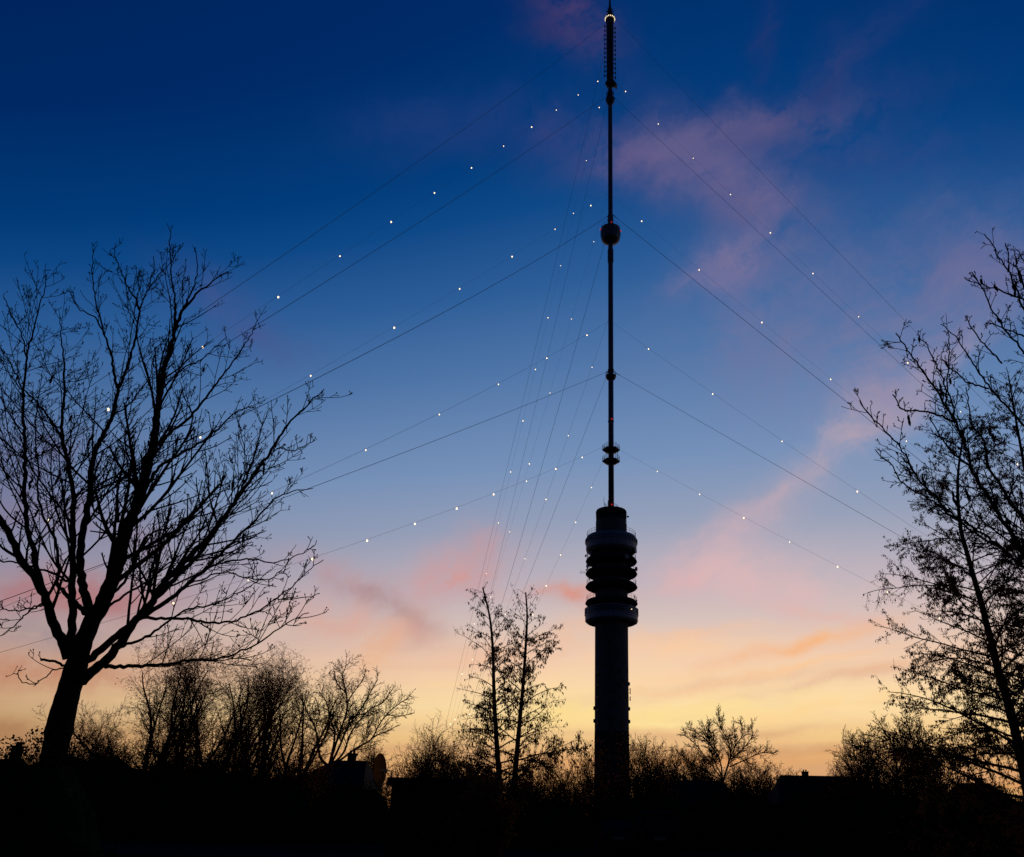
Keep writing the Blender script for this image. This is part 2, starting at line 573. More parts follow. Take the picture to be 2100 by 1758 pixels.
SKY = dict(
    az0=12.0,
    west=[(0, (216, 138, 76)), (1.8, (219, 156, 98)), (3.7, (224, 172, 118)), (5.3, (246, 206, 146)), (6.8, (254, 223, 168)), (8.4, (250, 214, 172)),
          (10, (242, 206, 178)), (12.3, (216, 195, 187)), (15, (190, 180, 189)), (19.4, (149, 160, 185)), (24, (117, 145, 185)), (31, (80, 118, 168)),
          (37, (46, 94, 152)), (43, (14, 72, 134)), (47, (1, 60, 122)), (57, (0, 43, 103)), (72, (0, 36, 93)), (90, (0, 27, 78))],
    side=[(0, (92, 56, 40)), (4, (130, 82, 58)), (7, (152, 98, 74)), (10, (160, 116, 102)), (14, (150, 126, 136)), (19.4, (128, 136, 164)),
          (24, (112, 136, 172)), (31, (76, 112, 160)), (37, (46, 94, 152)), (43, (14, 72, 134)), (47, (1, 60, 122)), (57, (0, 43, 103)), (72, (0, 36, 93)), (90, (0, 27, 78))],
    east=[(0, (24, 20, 20)), (8, (24, 23, 30)), (16, (24, 30, 46)), (28, (12, 30, 62)), (42, (0, 28, 74)), (60, (0, 22, 62)),
          (90, (0, 15, 48))],
    clouds=[
        # x, y, half length, half width, angle, colour, strength, wispy
        (1185, 25, 75, 48, -40, (88, 66, 108), .9, 1),
        (1130, 70, 50, 30, 0, (52, 52, 102), .7, 1),
        (1520, 275, 200, 42, 12, (100, 92, 132), 1.0, 0),
        (1340, 315, 130, 50, -14, (100, 92, 136), 1.0, 0),
        (1540, 400, 130, 60, -10, (106, 100, 142), .9, 0),
        (1450, 350, 120, 55, -50, (98, 94, 138), .85, 0),
        (1500, 530, 110, 40, 25, (122, 114, 152), .95, 0),
        (1430, 585, 70, 22, 25, (124, 116, 156), .8, 1),
        (1650, 640, 260, 110, 20, (122, 118, 156), .6, 0),
        (1720, 150, 150, 36, 40, (44, 62, 118), .8, 1),
        (1555, 90, 26, 60, 0, (42, 54, 110), .7, 1),
        (1700, 300, 200, 40, 0, (58, 74, 130), .6, 1),
        (900, 270, 160, 60, 10, (30, 60, 120), .75, 0),
        (1150, 270, 90, 60, 0, (54, 66, 124), .7, 0),
        (2000, 560, 170, 110, 0, (98, 102, 148), .7, 0),
        (1850, 690, 240, 80, 30, (130, 124, 160), .6, 0),
        (490, 660, 120, 50, -30, (76, 84, 138), .7, 0),
        (40, 930, 150, 60, 0, (104, 98, 132), .9, 0),
        (60, 1060, 170, 50, 0, (126, 112, 140), .8, 0),
        (300, 1110, 160, 40, -10, (150, 128, 146), .7, 0),
        (1700, 930, 270, 34, 37, (182, 164, 178), .95, 0),
        (1480, 1110, 130, 40, 30, (206, 176, 184), .8, 0),
        (1820, 800, 120, 60, 40, (156, 142, 168), .7, 0),
        (1420, 1195, 80, 26, 10, (222, 176, 176), .85, 0),
        (1600, 1200, 210, 60, -5, (222, 184, 184), .85, 0),
        (1700, 1262, 90, 14, -8, (232, 176, 160), .7, 1),
        (930, 1180, 100, 45, 20, (210, 154, 150), .95, 0),
        (985, 1130, 40, 60, 20, (200, 152, 154), .7, 0),
        (700, 1190, 110, 30, -25, (192, 148, 148), .9, 0),
        (790, 1245, 90, 18, -22, (158, 132, 138), .9, 0),
        (860, 1290, 40, 40, 0, (196, 154, 148), .6, 0),
        (1165, 1225, 100, 22, -4, (216, 150, 134), 1.0, 0),
        (700, 1275, 140, 36, -8, (222, 164, 146), .85, 0),
        (770, 1340, 40, 60, -40, (238, 178, 130), .6, 0),
        (1180, 1300, 80, 26, 28, (248, 188, 146), .65, 0),
        (1010, 1350, 130, 30, 5, (240, 186, 150), .65, 0),
        (150, 1215, 150, 38, 0, (176, 112, 112), .95, 0),
        (80, 1310, 90, 26, 0, (140, 128, 142), .6, 0),
        (70, 1390, 180, 32, 3, (188, 126, 98), .95, 0),
        (60, 1500, 200, 20, 0, (150, 98, 66), .5, 0),
        (1640, 1325, 180, 15, 14, (246, 184, 134), 1.0, 0),
        (1380, 1330, 130, 20, 3, (254, 204, 156), .8, 0),
        (1490, 1400, 250, 12, 8, (226, 186, 156), .7, 0),
        (1700, 1400, 220, 12, 10, (216, 178, 156), .65, 0),
        (1420, 1455, 190, 16, 4, (255, 226, 150), .9, 0),
        (1150, 1455, 110, 40, 0, (255, 224, 144), .85, 0),
        (1680, 1450, 190, 14, 8, (255, 212, 146), .75, 0),
        (1500, 1500, 270, 9, 2, (220, 172, 126), .8, 0),
        (1650, 1540, 270, 10, 0, (206, 152, 104), .75, 0),
        (1400, 1560, 240, 12, 2, (228, 150, 86), .6, 0),
        (1380, 1478, 120, 7, 3, (255, 230, 158), .8, 0),
        (1560, 1432, 140, 6, 9, (255, 222, 158), .8, 0),
        (1330, 1420, 110, 7, 2, (250, 206, 158), .7, 0),
        (1600, 1375, 170, 7, 12, (252, 200, 150), .8, 0),
        (1450, 1302, 130, 9, 6, (244, 196, 160), .7, 0),
        (1780, 1380, 110, 10, 10, (238, 186, 146), .7, 0),
        (1520, 1518, 170, 5, 1, (240, 190, 134), .7, 0),
        (1420, 1535, 140, 5, 0, (204, 152, 106), .7, 0),
    ])
build_world()

# ================================================================== GROUND
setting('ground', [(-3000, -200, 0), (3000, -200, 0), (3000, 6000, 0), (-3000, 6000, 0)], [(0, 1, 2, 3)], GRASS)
setting('road', [(-80, 33.6, .004), (80, 33.6, .004), (80, 40.6, .004), (-80, 40.6, .004)], [(0, 1, 2, 3)], ASPH)
kb = MB()
kb.box((0, 41.0, .06), (160, .8, .12))
o = kb.build('pavement', PAVE)
o['kind'] = 'structure'

# ================================================================== TOWER
TB = np.array([12.785, 261.69, 0.0])


def axis_y(yf):
    """height on the tower axis of full-size picture row yf"""
    return P(1251.4 + .00257 * (yf / 1.9505 - 205), yf / 1.9505, TB[1])[2]


def rad_at(yf, hw):
    z = axis_y(yf)
    dep = float((np.array([TB[0], TB[1], z]) - EYE) @ Fv)
    return hw / 1.9505 / FOC * dep


def prof(rows, zoom, y0):
    """[(row, half width)] of a zoomed crop -> [(radius, height)], bottom first"""
    r = [(rad_at(y0 + yy / zoom, h / zoom), axis_y(y0 + yy / zoom)) for yy, h in rows]
    return sorted(r, key=lambda q: q[1])


Z1, Z2, Z3, Z4 = (2.93, 1960), (3.906, 0), (7.323, 860), (2.93, 1460)
H1 = lambda yy: axis_y(Z1[1] + yy / Z1[0])
R1 = lambda yy, h: rad_at(Z1[1] + yy / Z1[0], h / Z1[0])
H2 = lambda yy: axis_y(yy / Z2[0])
R2 = lambda yy, h: rad_at(yy / Z2[0], h / Z2[0])
H3 = lambda yy: axis_y(Z3[1] + yy / Z3[0])
R3 = lambda yy, h: rad_at(Z3[1] + yy / Z3[0], h / Z3[0])
H4 = lambda yy: axis_y(Z4[1] + yy / Z4[0])
R4 = lambda yy, h: rad_at(Z4[1] + yy / Z4[0], h / Z4[0])

tower = thing('broadcast_tower', 'tall concrete broadcast tower with ringed decks carrying a slender guyed steel mast', 'tower', TB)


def tpart(name, pr, m, n=64, parent=None, phase=0.0, smooth=False):
    b = MB()
    b.lathe(pr, n, phase=phase)
    o = b.build(name, m, parent or tower)
    if smooth:
        o.data.shade_smooth()
    return o


def railing(r, z, h, n, parent, tr=.045, sides=48, mid=1):
    b = MB()
    for lvl in [1.0] + [(i + 1) / (mid + 1) for i in range(mid)]:
        zz = z + h * lvl
        b.lathe([(r - tr, zz), (r, zz + tr), (r + tr, zz), (r, zz - tr)], sides, close=True)
    for k in range(n):
        a = 2 * math.pi * (k + .5) / n
        b.bar((r * math.cos(a), r * math.sin(a), z), (r * math.cos(a), r * math.sin(a), z + h), tr, 5)
    return b.build('railing', DSTEEL, parent)


# concrete shaft
zb = H1(1560)
rs0, rs1 = rad_at(3120, 69.3), R1(1600, 194)
zbase = axis_y(2928)
shaft = tpart('shaft', [(rs0 + (rs1 - rs0) * (zbase / zb), zbase), (rs1, zb)], CONC)
tpart('base_section', [(rs0 + .25, 0), (rs0 + .10, zbase - .2), (rs0 + .04, zbase)], CONCD)  # lowest part, darker than the shaft above
# hooded portholes in vertical rows round the shaft
zoomb = 2.26
for col, (ang, ys) in enumerate(((math.radians(-97), (180, 290, 400, 510, 620, 735, 855, 970, 1085)), (math.radians(-56), (555, 670, 780, 895, 1015)),
                                 (math.radians(-146), (555, 670, 780, 895, 1015)), (math.radians(-3), (645, 870, 985)),
                                 (math.radians(183), (870, 985)))):
    PR = .42 if col > 2 else .14
    for yy in ys:
        z = axis_y(2450 + yy / zoomb)
        rr = rs0 + (rs1 - rs0) * (z / zb)
        d = Vector((math.cos(ang), math.sin(ang), 0))
        c = d * rr + Vector((0, 0, z))
        b = MB()
        b.bar(c - d * .2, c + d * PR, .60, 14, .52)
        hood = b.build('window', CONCD, tower)
        b = MB()
        b.bar(c + d * (PR + .004), c + d * (PR + .03), .40, 14)
        b.build('pane', GLASS, hood)
# lower pod
lp = tpart('lower_pod', [(R1(1600, 194), zb), (R1(1570, 285), H1(1566)), (R1(1545, 309), H1(1545)), (R1(1400, 309), H1(1402)),
                         (R1(1400, 296), H1(1396)), (R1(1400, 190), H1(1392))], CLAD)
b = MB()
rw = R1(1440, 309) + .03
b.lathe([(rw, H1(1472)), (rw + .02, H1(1472)), (rw + .02, H1(1412)), (rw, H1(1412))], 64, close=True)
wb = b.build('window_band', GLASS, lp)
b = MB()
for k in range(56):
    a = 2 * math.pi * k / 56
    q = Vector((math.cos(a), math.sin(a), 0)) * (rw + .07)
    b.bar(q + Vector((0, 0, H1(1474))), q + Vector((0, 0, H1(1410))), .09, 4)
for yy in (1474, 1442, 1410):
    b.lathe([(rw + .02, H1(yy) - .08), (rw + .16, H1(yy) - .08), (rw + .16, H1(yy) + .08), (rw + .02, H1(yy) + .08)], 64, close=True)
b.build('window_frame', CLAD, lp)
# core behind the open decks
tpart('core', [(R1(1300, 191), H1(1392)), (R1(1300, 191), H1(1200)), (R1(900, 191), H1(740))], CONC)
# open ring decks
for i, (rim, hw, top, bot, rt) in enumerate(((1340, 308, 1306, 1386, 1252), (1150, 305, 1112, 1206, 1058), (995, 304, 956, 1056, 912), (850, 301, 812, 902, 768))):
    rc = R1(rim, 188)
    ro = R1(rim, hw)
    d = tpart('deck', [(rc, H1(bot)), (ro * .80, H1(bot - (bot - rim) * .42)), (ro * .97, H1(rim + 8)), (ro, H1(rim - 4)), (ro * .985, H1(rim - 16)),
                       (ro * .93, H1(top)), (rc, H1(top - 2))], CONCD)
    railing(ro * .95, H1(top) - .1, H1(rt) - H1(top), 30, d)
# upper pod
up = tpart('upper_pod', [(R1(740, 195), H1(752)), (R1(740, 270), H1(742)), (R1(720, 296), H1(715)), (R1(640, 297), H1(650)), (R1(600, 302), H1(640)),
                         (R1(600, 302), H1(592)), (R1(560, 285), H1(560)), (R1(560, 185), H1(556))], CLAD)
railing(R1(545, 284), H1(562), H1(508) - H1(562), 36, up)
for k in range(48):
    b = MB()
    a = 2 * math.pi * k / 48
    q = Vector((math.cos(a), math.sin(a), 0)) * (R1(600, 302) + .05)
    b.bar(q + Vector((0, 0, H1(638))), q + Vector((0, 0, H1(594))), .13, 4)
    b.build('fin', DSTEEL, up)
ut = tpart('upper_cylinder', [(R1(540, 183), H1(556)), (R1(450, 181), H1(372))], CONC)
for k in range(12):
    b = MB()
    a = 2 * math.pi * (k + .3) / 12
    q = Vector((math.cos(a), math.sin(a), 0))
    c = q * R1(410, 181) + Vector((0, 0, H1(406)))
    b.bar(c - q * .2, c + q * .06, .55, 12)
    b.build('window', GLASS, ut)
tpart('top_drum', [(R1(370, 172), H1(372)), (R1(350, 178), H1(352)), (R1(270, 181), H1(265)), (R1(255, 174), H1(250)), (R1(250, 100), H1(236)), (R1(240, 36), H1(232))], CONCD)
b0 = tpart('roof_platform', [(R1(215, 70), H1(240)), (R1(215, 78), H1(222)), (R1(215, 78), H1(216))], DSTEEL, 32)
railing(R1(205, 76), H1(216), H1(184) - H1(216), 16, b0, sides=32)
# antennas and dishes standing about on the decks
rng = random.Random(5)
for (xx, y0_, y1_, r) in ((290, 735, 830, .14), (272, 770, 800, .22), (300, 893, 960, .16), (318, 905, 955, .12), (345, 765, 800, .2), (315, 1040, 1105, .16), (283, 940, 960, .22),
                          (486, 85, 200, .05), (497, 155, 205, .10), (540, 130, 200, .16), (785, 740, 790, .2), (835, 700, 765, .3), (850, 930, 965, .2), (785, 900, 935, .2),
                          (760, 372, 392, .3), (398, 372, 395, .3), (865, 1285, 1310, .16), (830, 1265, 1300, .12), (845, 1578, 1592, .3), (858, 566, 612, .16), (868, 580, 640, .2)):
    zt, zl = H1(y0_), H1(y1_)
    xo = (xx - 575) / 293.0 * R1(900, 293)
    rr = R1(900, 293) * .97
    yo = -math.sqrt(max(rr * rr - xo * xo, .01)) if 300 < xx < 850 and y0_ > 300 else -.5
    b = MB()
    b.bar((xo, yo, zl), (xo, yo, zt), r * .75, 6)
    b.bar((xo, yo, zl + (zt - zl) * .35), (xo, yo, zt - (zt - zl) * .1), r * 1.25, 6)
    b.build('antenna_rod', DSTEEL, tower)
for (xx, yy, r) in ((300, 925, .75), (842, 745, .95), (330, 800, .6), (855, 948, .7), (735, 850, .8)):
    xo = (xx - 575) / 293.0 * R1(900, 293)
    yo = -R1(900, 293) * math.sqrt(max(1 - (xo / R1(900, 297)) ** 2, .02))
    d = Vector((xo, yo, 0)).normalized()
    c = Vector((xo, yo, H1(yy)))
    b = MB()
    b.bar(c - d * .25, c, r * .55, 16, r)
    b.bar(c, c + d * .4, r, 16)
    b.bar(c - d * .9, c - d * .25, .12, 6)
    b.build('dish_antenna', CLAD, tower)
b = MB()
c = Vector(((240 - 575) / 293.0 * R1(970, 293), 0, H1(972)))
b.bar(c - Vector((.9, 0, 0)), c + Vector((2.2, 0, 0)), .05, 5)
for k in range(4):
    q = c + Vector((-.8 + k * .45, 0, 0))
    b.bar(q - Vector((0, 0, .8 - .1 * k)), q + Vector((0, 0, .8 - .1 * k)), .035, 5)
b.build('yagi_antenna', DSTEEL, tower)
# panel antennas on the right flank of the shaft
for (ya, yb_) in ((685, 740), (760, 800)):
    za, zc = axis_y(2450 + ya / zoomb), axis_y(2450 + yb_ / zoomb)
    b = MB()
    b.box((rs0 + .55, -.8, (za + zc) / 2), (.22, .5, za - zc))
    b.bar((rs0 - .4, -.8, zc + .4), (rs0 + .5, -.8, zc + .4), .06, 5)
    b.bar((rs0 - .4, -.8, za - .4), (rs0 + .5, -.8, za - .4), .06, 5)
    b.build('panel_antenna', CLAD, tower)

# ---- steel mast
zt = H1(236)
m_lo, m_mid, m_up = R4(1300, 33), R3(1050, 71), R2(420 * 3.906, 33)
tpart('mast_tube', [(R1(215, 33.5), zt), (R4(700, 31.5), H4(664)), (m_mid, H3(800)), (m_mid * .99, H3(100)), (m_up, H2(1560)), (m_up, H2(1240))], STEEL, 28, smooth=True)
for yy in (664, 60):
    r = R4(yy, 36)
    tpart('mast_flange', [(r, H4(yy + 5)), (r, H4(yy - 5))] if yy == 664 else [(R4(yy, 32), H4(92)), (r, H4(74)), (r * 1.02, H4(56)), (R4(yy, 31), H4(48))], DSTEEL, 28)
# the two six-sided platforms
for yr in (985, 1118):
    ro = R4(yr, 104)
    d = tpart('hexagonal_platform', [(R4(yr, 34), H4(yr + 52)), (ro * .96, H4(yr + 22)), (ro, H4(yr + 14)), (ro, H4(yr + 4)), (R4(yr, 33), H4(yr))], DSTEEL, 6, phase=math.radians(0))
    b = MB()
    for k in range(6):
        a0, a1 = math.radians(60 * k), math.radians(60 * (k + 1))
        p0 = Vector((math.cos(a0) * ro * .98, math.sin(a0) * ro * .98, 0))
        p1 = Vector((math.cos(a1) * ro * .98, math.sin(a1) * ro * .98, 0))
        zl, zh = H4(yr + 6), H4(yr - 42)
        for zz in (zh, (zl + zh * 2) / 3, (2 * zl + zh) / 3):
            b.bar(p0 + Vector((0, 0, zz)), p1 + Vector((0, 0, zz)), .045, 5)
        for s in (0, .5):
            q = p0.lerp(p1, s)
            b.bar(q + Vector((0, 0, zl)), q + Vector((0, 0, zh)), .055, 5)
    b.build('railing', DSTEEL, d)
b = MB()
b.bar((R4(1050, 78), -.6, H4(1118)), (R4(1050, 78), -.6, H4(1025)), .1, 6)
b.build('platform_strut', DSTEEL, tower)
# round collar of the lowest guy level
cl = tpart('guy_collar', [(R4(170, 33), H4(178)), (R4(160, 50), H4(166)), (R4(140, 62), H4(142)), (R4(130, 63), H4(128)), (R4(128, 32), H4(126))], DSTEEL, 32)
railing(R4(115, 61), H4(130), H4(93) - H4(130), 14, cl, sides=32)
# mast pod
mp = tpart('mast_pod', [(R3(830, 90), H3(835)), (R3(800, 190), H3(792)), (R3(740, 262), H3(740)), (R3(680, 280), H3(675)), (R3(480, 286), H3(480)), (R3(430, 284), H3(425)),
                        (R3(400, 240), H3(395)), (R3(380, 72), H3(388))], STEEL, 14)
rw = R3(600, 284)
for k in range(14):
    b = MB()
    a = 2 * math.pi * k / 14
    q = Vector((math.cos(a), math.sin(a), 0)) * rw
    b.bar(q * 1.006 + Vector((0, 0, H3(676))), q * 1.02 + Vector((0, 0, H3(430))), .09, 4)
    b.build('rib', DSTEEL, mp)
railing(R3(360, 262), H3(420), H3(325) - H3(420), 12, mp, sides=28)
tpart('mast_head_cone', [(R3(380, 74), H3(388)), (R3(220, 84), H3(225)), (R3(130, 88), H3(120)), (R3(60, 78), H3(60)), (R3(0, 72), H3(-10))], STEEL, 28)
tpart('mast_sheath', [(R3(1400, 74), H3(1405)), (R3(1390, 83), H3(1390)), (R3(1030, 83), H3(1030)), (R3(1020, 74), H3(1015))], STEEL, 28)
for yy in range(1050, 1390, 24):
    b = MB()
    r = R3(yy, 86)
    b.lathe([(r * .96, H3(yy) - .08), (r, H3(yy) - .08), (r, H3(yy) + .08), (r * .96, H3(yy) + .08)], 24, close=True)
    b.build('hoop', DSTEEL, tower)
# collar of the second guy level and the flared bracket over it
uc = tpart('upper_collar', [(m_up, H2(1640)), (R2(1610, 52), H2(1618)), (R2(1575, 72), H2(1575)), (R2(1545, 70), H2(1548)), (m_up * 1.2, H2(1530)), (m_up * 1.35, H2(1450)), (m_up, H2(1430))], DSTEEL, 28)
fb = MB()
fb.lathe([(m_up * 1.02, H2(1350)), (R2(1330, 84), H2(1338)), (R2(1320, 84), H2(1322)), (R2(1260, 50), H2(1258)), (m_up, H2(1250))], 4, phase=math.radians(20))
fb.build('flared_bracket', DSTEEL, tower)
fb = MB()
fb.box((R2(1300, 50), -.4, H2(1300)), (.5, 2.6, 6.2), Matrix.Rotation(math.radians(-28), 3, 'Y'))
fb.build('reflector_panel', CLAD, tower)
# antenna cylinder with dipoles
ra = R2(800, 54)
tpart('antenna_column', [(m_up, H2(1256)), (R2(1240, 48), H2(1246)), (R2(1240, 55), H2(1236)), (R2(360, 56), H2(385)), (R2(350, 60), H2(362)), (R2(320, 70), H2(330)), (R2(290, 71), H2(292)),
                         (R2(270, 52), H2(268)), (R2(250, 36), H2(250))], DSTEEL, 24)
z0, z1 = H2(1200), H2(430)
NL = 12
for k in range(NL):
    z = z0 + (z1 - z0) * k / (NL - 1)
    for s in range(4):
        a = math.radians(12 + 90 * s)
        d = Vector((math.cos(a), math.sin(a), 0))
        t = Vector((-d.y, d.x, 0))
        b = MB()
        c = d * (ra * .95) + Vector((0, 0, z))
        e = d * (ra * 1.62) + Vector((0, 0, z))
        b.bar(c, e, .16, 5)
        b.bar(c + d * .9 - Vector((0, 0, .9)), c + d * .9 + Vector((0, 0, .9)), .2, 5)
        b.bar(e - Vector((0, 0, .8)), e + Vector((0, 0, .8)), .17, 5)
        b.bar(e - t * .8, e + t * .8, .09, 5)
        b.build('dipole_antenna', DSTEEL, tower)
# top spire
tpart('spire', [(R2(250, 36), H2(252)), (R2(180, 33), H2(180)), (R2(140, 28), H2(140)), (R2(110, 18), H2(105)), (R2(60, 15), H2(40)), (R2(0, 14), H2(-40)), (R2(0, 8), H2(-160))], DSTEEL, 16)
for yy in (165, 185, 205, 225, 245):
    for s in range(6):
        b = MB()
        a = math.radians(60 * s + yy)
        d = Vector((math.cos(a), math.sin(a), 0))
        r = R2(yy, 55)
        b.bar(d * .6 + Vector((0, 0, H2(yy))), d * r + Vector((0, 0, H2(yy))), .09, 5)
        b.bar(d * r + Vector((0, 0, H2(yy) - .6)), d * r + Vector((0, 0, H2(yy) + .6)), .09, 5)
        b.build('dipole_antenna', DSTEEL, tower)
for yy in (1440, 1470, 1500):
    for s in range(6):
        b = MB()
        a = math.radians(60 * s + 20)
        d = Vector((math.cos(a), math.sin(a), 0))
        r = R2(yy, 62)
        b.bar(d * .6 + Vector((0, 0, H2(yy))), d * r + Vector((0, 0, H2(yy))), .09, 5)
        b.bar(d * r + Vector((0, 0, H2(yy) - .6)), d * r + Vector((0, 0, H2(yy) + .6)), .09, 5)
        b.build('dipole_antenna', DSTEEL, tower)
for k in range(16):
    a = 2 * math.pi * (k + .5) / 16 - math.pi / 32
    r = R2(290, 75)
    b = MB()
    c = (r * math.cos(a), r * math.sin(a), H2(306))
    b.lathe([(0, -.40), (.17, -.28), (.22, 0), (.17, .26), (0, .38)], 10, c=c)
    b.build('gallery_lamp', LAMPTOP, tower)
for (x_, z, r, ang) in ((.0, H1(188), 1.28 * m_lo, -84), (0, H4(648), 1.03 * m_lo, -80), (0, H3(262), R3(262, 84), -75), (0, H3(440), R3(440, 290), 184), (0, H3(465), R3(440, 290), -2)):
    a = math.radians(ang)
    b = MB()
    b.lathe([(0, -.3), (.24, -.2), (.28, .1), (0, .34)], 10, c=((r + .1) * math.cos(a), (r + .1) * math.sin(a), z))
    b.build('red_beacon', BEACON, tower)
b = MB()
a = math.radians(-46)
rr = R1(1447, 309) + .25
b.lathe([(0, -.16), (.16, 0), (0, .16)], 8, c=(rr * math.cos(a), rr * math.sin(a), H1(1447)))
b.build('pod_lamp', LAMP, tower)

# ================================================================== GUY CABLES AND LAMP STRINGS
AZT = math.atan2(TB[0], TB[1])
DIST = 262.0


def anchor(r, side, off):
    a = AZT + math.radians({'rear': -25, 'left': -145, 'right': 95}[side] + off)
    return TB + DIST * r * np.array([math.sin(a), math.cos(a), 0])


def hang(A, h, sag, rtop, t):
    T0 = np.array([TB[0], TB[1], h])
    d = A - T0
    hd = d.copy()
    hd[2] = 0
    T0 = T0 + hd / np.linalg.norm(hd) * rtop
    q = T0 + (A - T0) * t
    q[2] -= 4 * sag * t * (1 - t)
    return q


WORDS = {'left': 'sloping to the left', 'right': 'sloping to the right', 'rear': 'falling behind the twin alders'}
LEVEL = ['the mast top', 'the upper mast collar', 'the round mast pod', 'the lower mast collar']
ORD = ['uppermost', 'second highest', 'third highest', 'lowest']
guys = [('left', .81, 0, 346, 4.5, 0, .072), ('left', .81, 0, 296.8, 4.2, 1, .085), ('left', .83, 0, 226.8, 7, 2, .105), ('left', .82, 0, 152.1, 1.9, 3, .085),
        ('right', .81, .16, 352, 4.9, 0, .062), ('right', .80, .1, 296.8, .4, 1, .072), ('right', .785, .0, 227.6, .3, 2, .10), ('right', .815, .1, 152.2, .2, 3, .075),
        ('rear', .82, -1.8, 340, 3, 0, .07), ('rear', .79, -.6, 299.2, 3.3, 1, .07), ('rear', .75, -1.25, 223, 6, 2, .09), ('rear', .80, -.8, 154.5, 2.2, 3, .07)]
for (side, r, off, h, sag, lv, rad) in guys:
    A = anchor(r, side, off)
    t = thing('guy_cable', '%s guy cable %s, tied at %s' % (ORD[lv], WORDS[side], LEVEL[lv]), 'guy cable', (A[0], A[1], 0), 'guy cables staying the mast')
    n = 60
    pts = [tuple(hang(A, h, sag, .9, k / n)) for k in range(n + 1)]
    tubes('cable', [(pts, [rad * .74] * (n + 1))], CABLE, t, A, 6)
    d = np.array(pts[1]) - np.array(pts[0])
    d /= np.linalg.norm(d)
    b = MB()
    p0 = Vector(pts[0]) - Vector(A)
    dv_ = Vector(d)
    b.bar(p0, p0 + dv_ * 3.0, .22 if lv < 3 else .16, 8, .12)
    b.build('socket', DSTEEL, t)
strings = [('left', .80, .04, 311.5, 1.7, 0, .044, .0666, 13), ('left', .80, 0, 239.8, 5.4, 1, .064, .1045, 8), ('left', .80, -.08, 174.9, 6.2, 2, .071, .107, 7), ('left', .82, -.08, 122.2, 5.6, 3, .078, .065, 11),
           ('right', .82, .21, 309.3, 5.8, 0, .031, .0665, 10), ('right', .80, .11, 238.6, 3.9, 1, .060, .106, 6), ('right', .81, .14, 174.4, 5.3, 2, .066, .108, 6), ('right', .80, .1, 121.5, 3.8, 3, .076, .0683, 9),
           ('rear', .76, -2.3, 317.5, -2.5, 0, .054, .0683, 13), ('rear', .82, -1.4, 244, .6, 1, .074, .1065, 8), ('rear', .80, -1.07, 178.5, 2.7, 2, .080, .110, 7), ('rear', .80, -.66, 122.1, 2.7, 3, .079, .0695, 10)]
LAMPMESH = None
LAMPRNG = random.Random(77)
for (side, r, off, h, sag, lv, t0, st, n) in strings:
    A = anchor(r, side, off)
    s = thing('lamp_string', '%s string of white lamps on a thin line %s' % (ORD[lv], WORDS[side]), 'lamp string', (A[0], A[1], 0), 'strings of lamps hung from the mast like a lit tree')
    m = 60
    pts = [tuple(hang(A, h, sag, .4, k / m)) for k in range(m + 1)]
    rad = .022 if lv < 2 else (.033 if lv == 2 else .026)
    tubes('line', [(pts, [rad] * (m + 1))], CABLE, s, A, 5)
    for k in range(n):
        q = hang(A, h, sag, .4, t0 + st * k) - A
        if LAMPMESH is None:
            b = MB()
            b.lathe([(0, -.29), (.14, -.23), (.195, -.07), (.16, .10), (.07, .20), (0, .22)], 10)
            o = b.build('lamp', LAMP, s)
            LAMPMESH = o
        else:
            o = LAMPMESH.copy()
            COL.objects.link(o)
            o.parent = s
        o.location = (q[0], q[1], q[2] - .3)
        nv = float(np.linalg.norm(q + A - EYE))
        f_ = LAMPRNG.uniform(.78, 1.28)
        o.scale = (f_, f_, f_)

# ================================================================== TREES: traced limbs of the two near trees
def limb3d(pix, Y0, Y1, n=None):
    """limb traced in picture pixels, running from depth Y0 at its start to Y1 at its tip"""
    m = len(pix)
    acc = [0.0]
    for i in range(1, m):
        acc.append(acc[-1] + math.dist(pix[i], pix[i - 1]))
    pts = [P(px, py, Y0 + (Y1 - Y0) * (acc[i] / acc[-1])) for i, (px, py) in enumerate(pix)]
    return catmull(pts, n or max(6, 4 * m))


def near_tree(name, label, base_line, limbs, seed, Yref, lv, budsize=.011, bark=BARK, base=None, thin=.86):
    rng = random.Random(seed)
    root = thing(name, label, 'tree', base)
    pxm = Yref * 1.04 / FOC
    tw = []
    if base_line:
        tp, tr = base_line
        tubes('trunk', [(tp, tr)], bark, root, base, 14)
    for (pix, w0, w1, Y0, Y1) in limbs:
        pts = limb3d(pix, Y0, Y1)
        # natural small kinks
        pts = [pts[0]] + [tuple(np.array(q) + np.array(rvec(rng)) * .018) for q in pts[1:-1]] + [pts[-1]]
        n = len(pts)
        r0, r1 = w0 * pxm / 2 * thin, w1 * pxm / 2
        rad = [max(r0 + (r1 - r0) * (i / (n - 1)) ** .8, .007) for i in range(n)]
        tubes('limb', [(pts, rad)], bark, root, base, 8)
        grow(rng, tw, (pts, rad), lv, 0)
    small = []
    for (pts, rad), k in tw:
        rad = list(rad)
        if k >= 1 and rng.random() < .7:      # a swollen bud at the tip
            rad[-1] = budsize * rng.uniform(.7, 1.25)
        small.append((pts, rad))
    tubes('crown', small, TWIG, root, base, 4)
    return root, tw


def zb1(l):
    return [(x / 1.465 / 1.9505, (850 + y / 1.465) / 1.9505) for x, y in l]


def zb2(l):
    return [(x / 1.465 / 1.9505, (1950 + y / 1.465) / 1.9505) for x, y in l]


def z3(l):
    return [((3350 + x / 1.674) / 1.9505, (850 + y / 1.674) / 1.9505) for x, y in l]


def z4(l):
    return [((3350 + x / 1.3526) / 1.9505, (1900 + y / 1.3526) / 1.9505) for x, y in l]


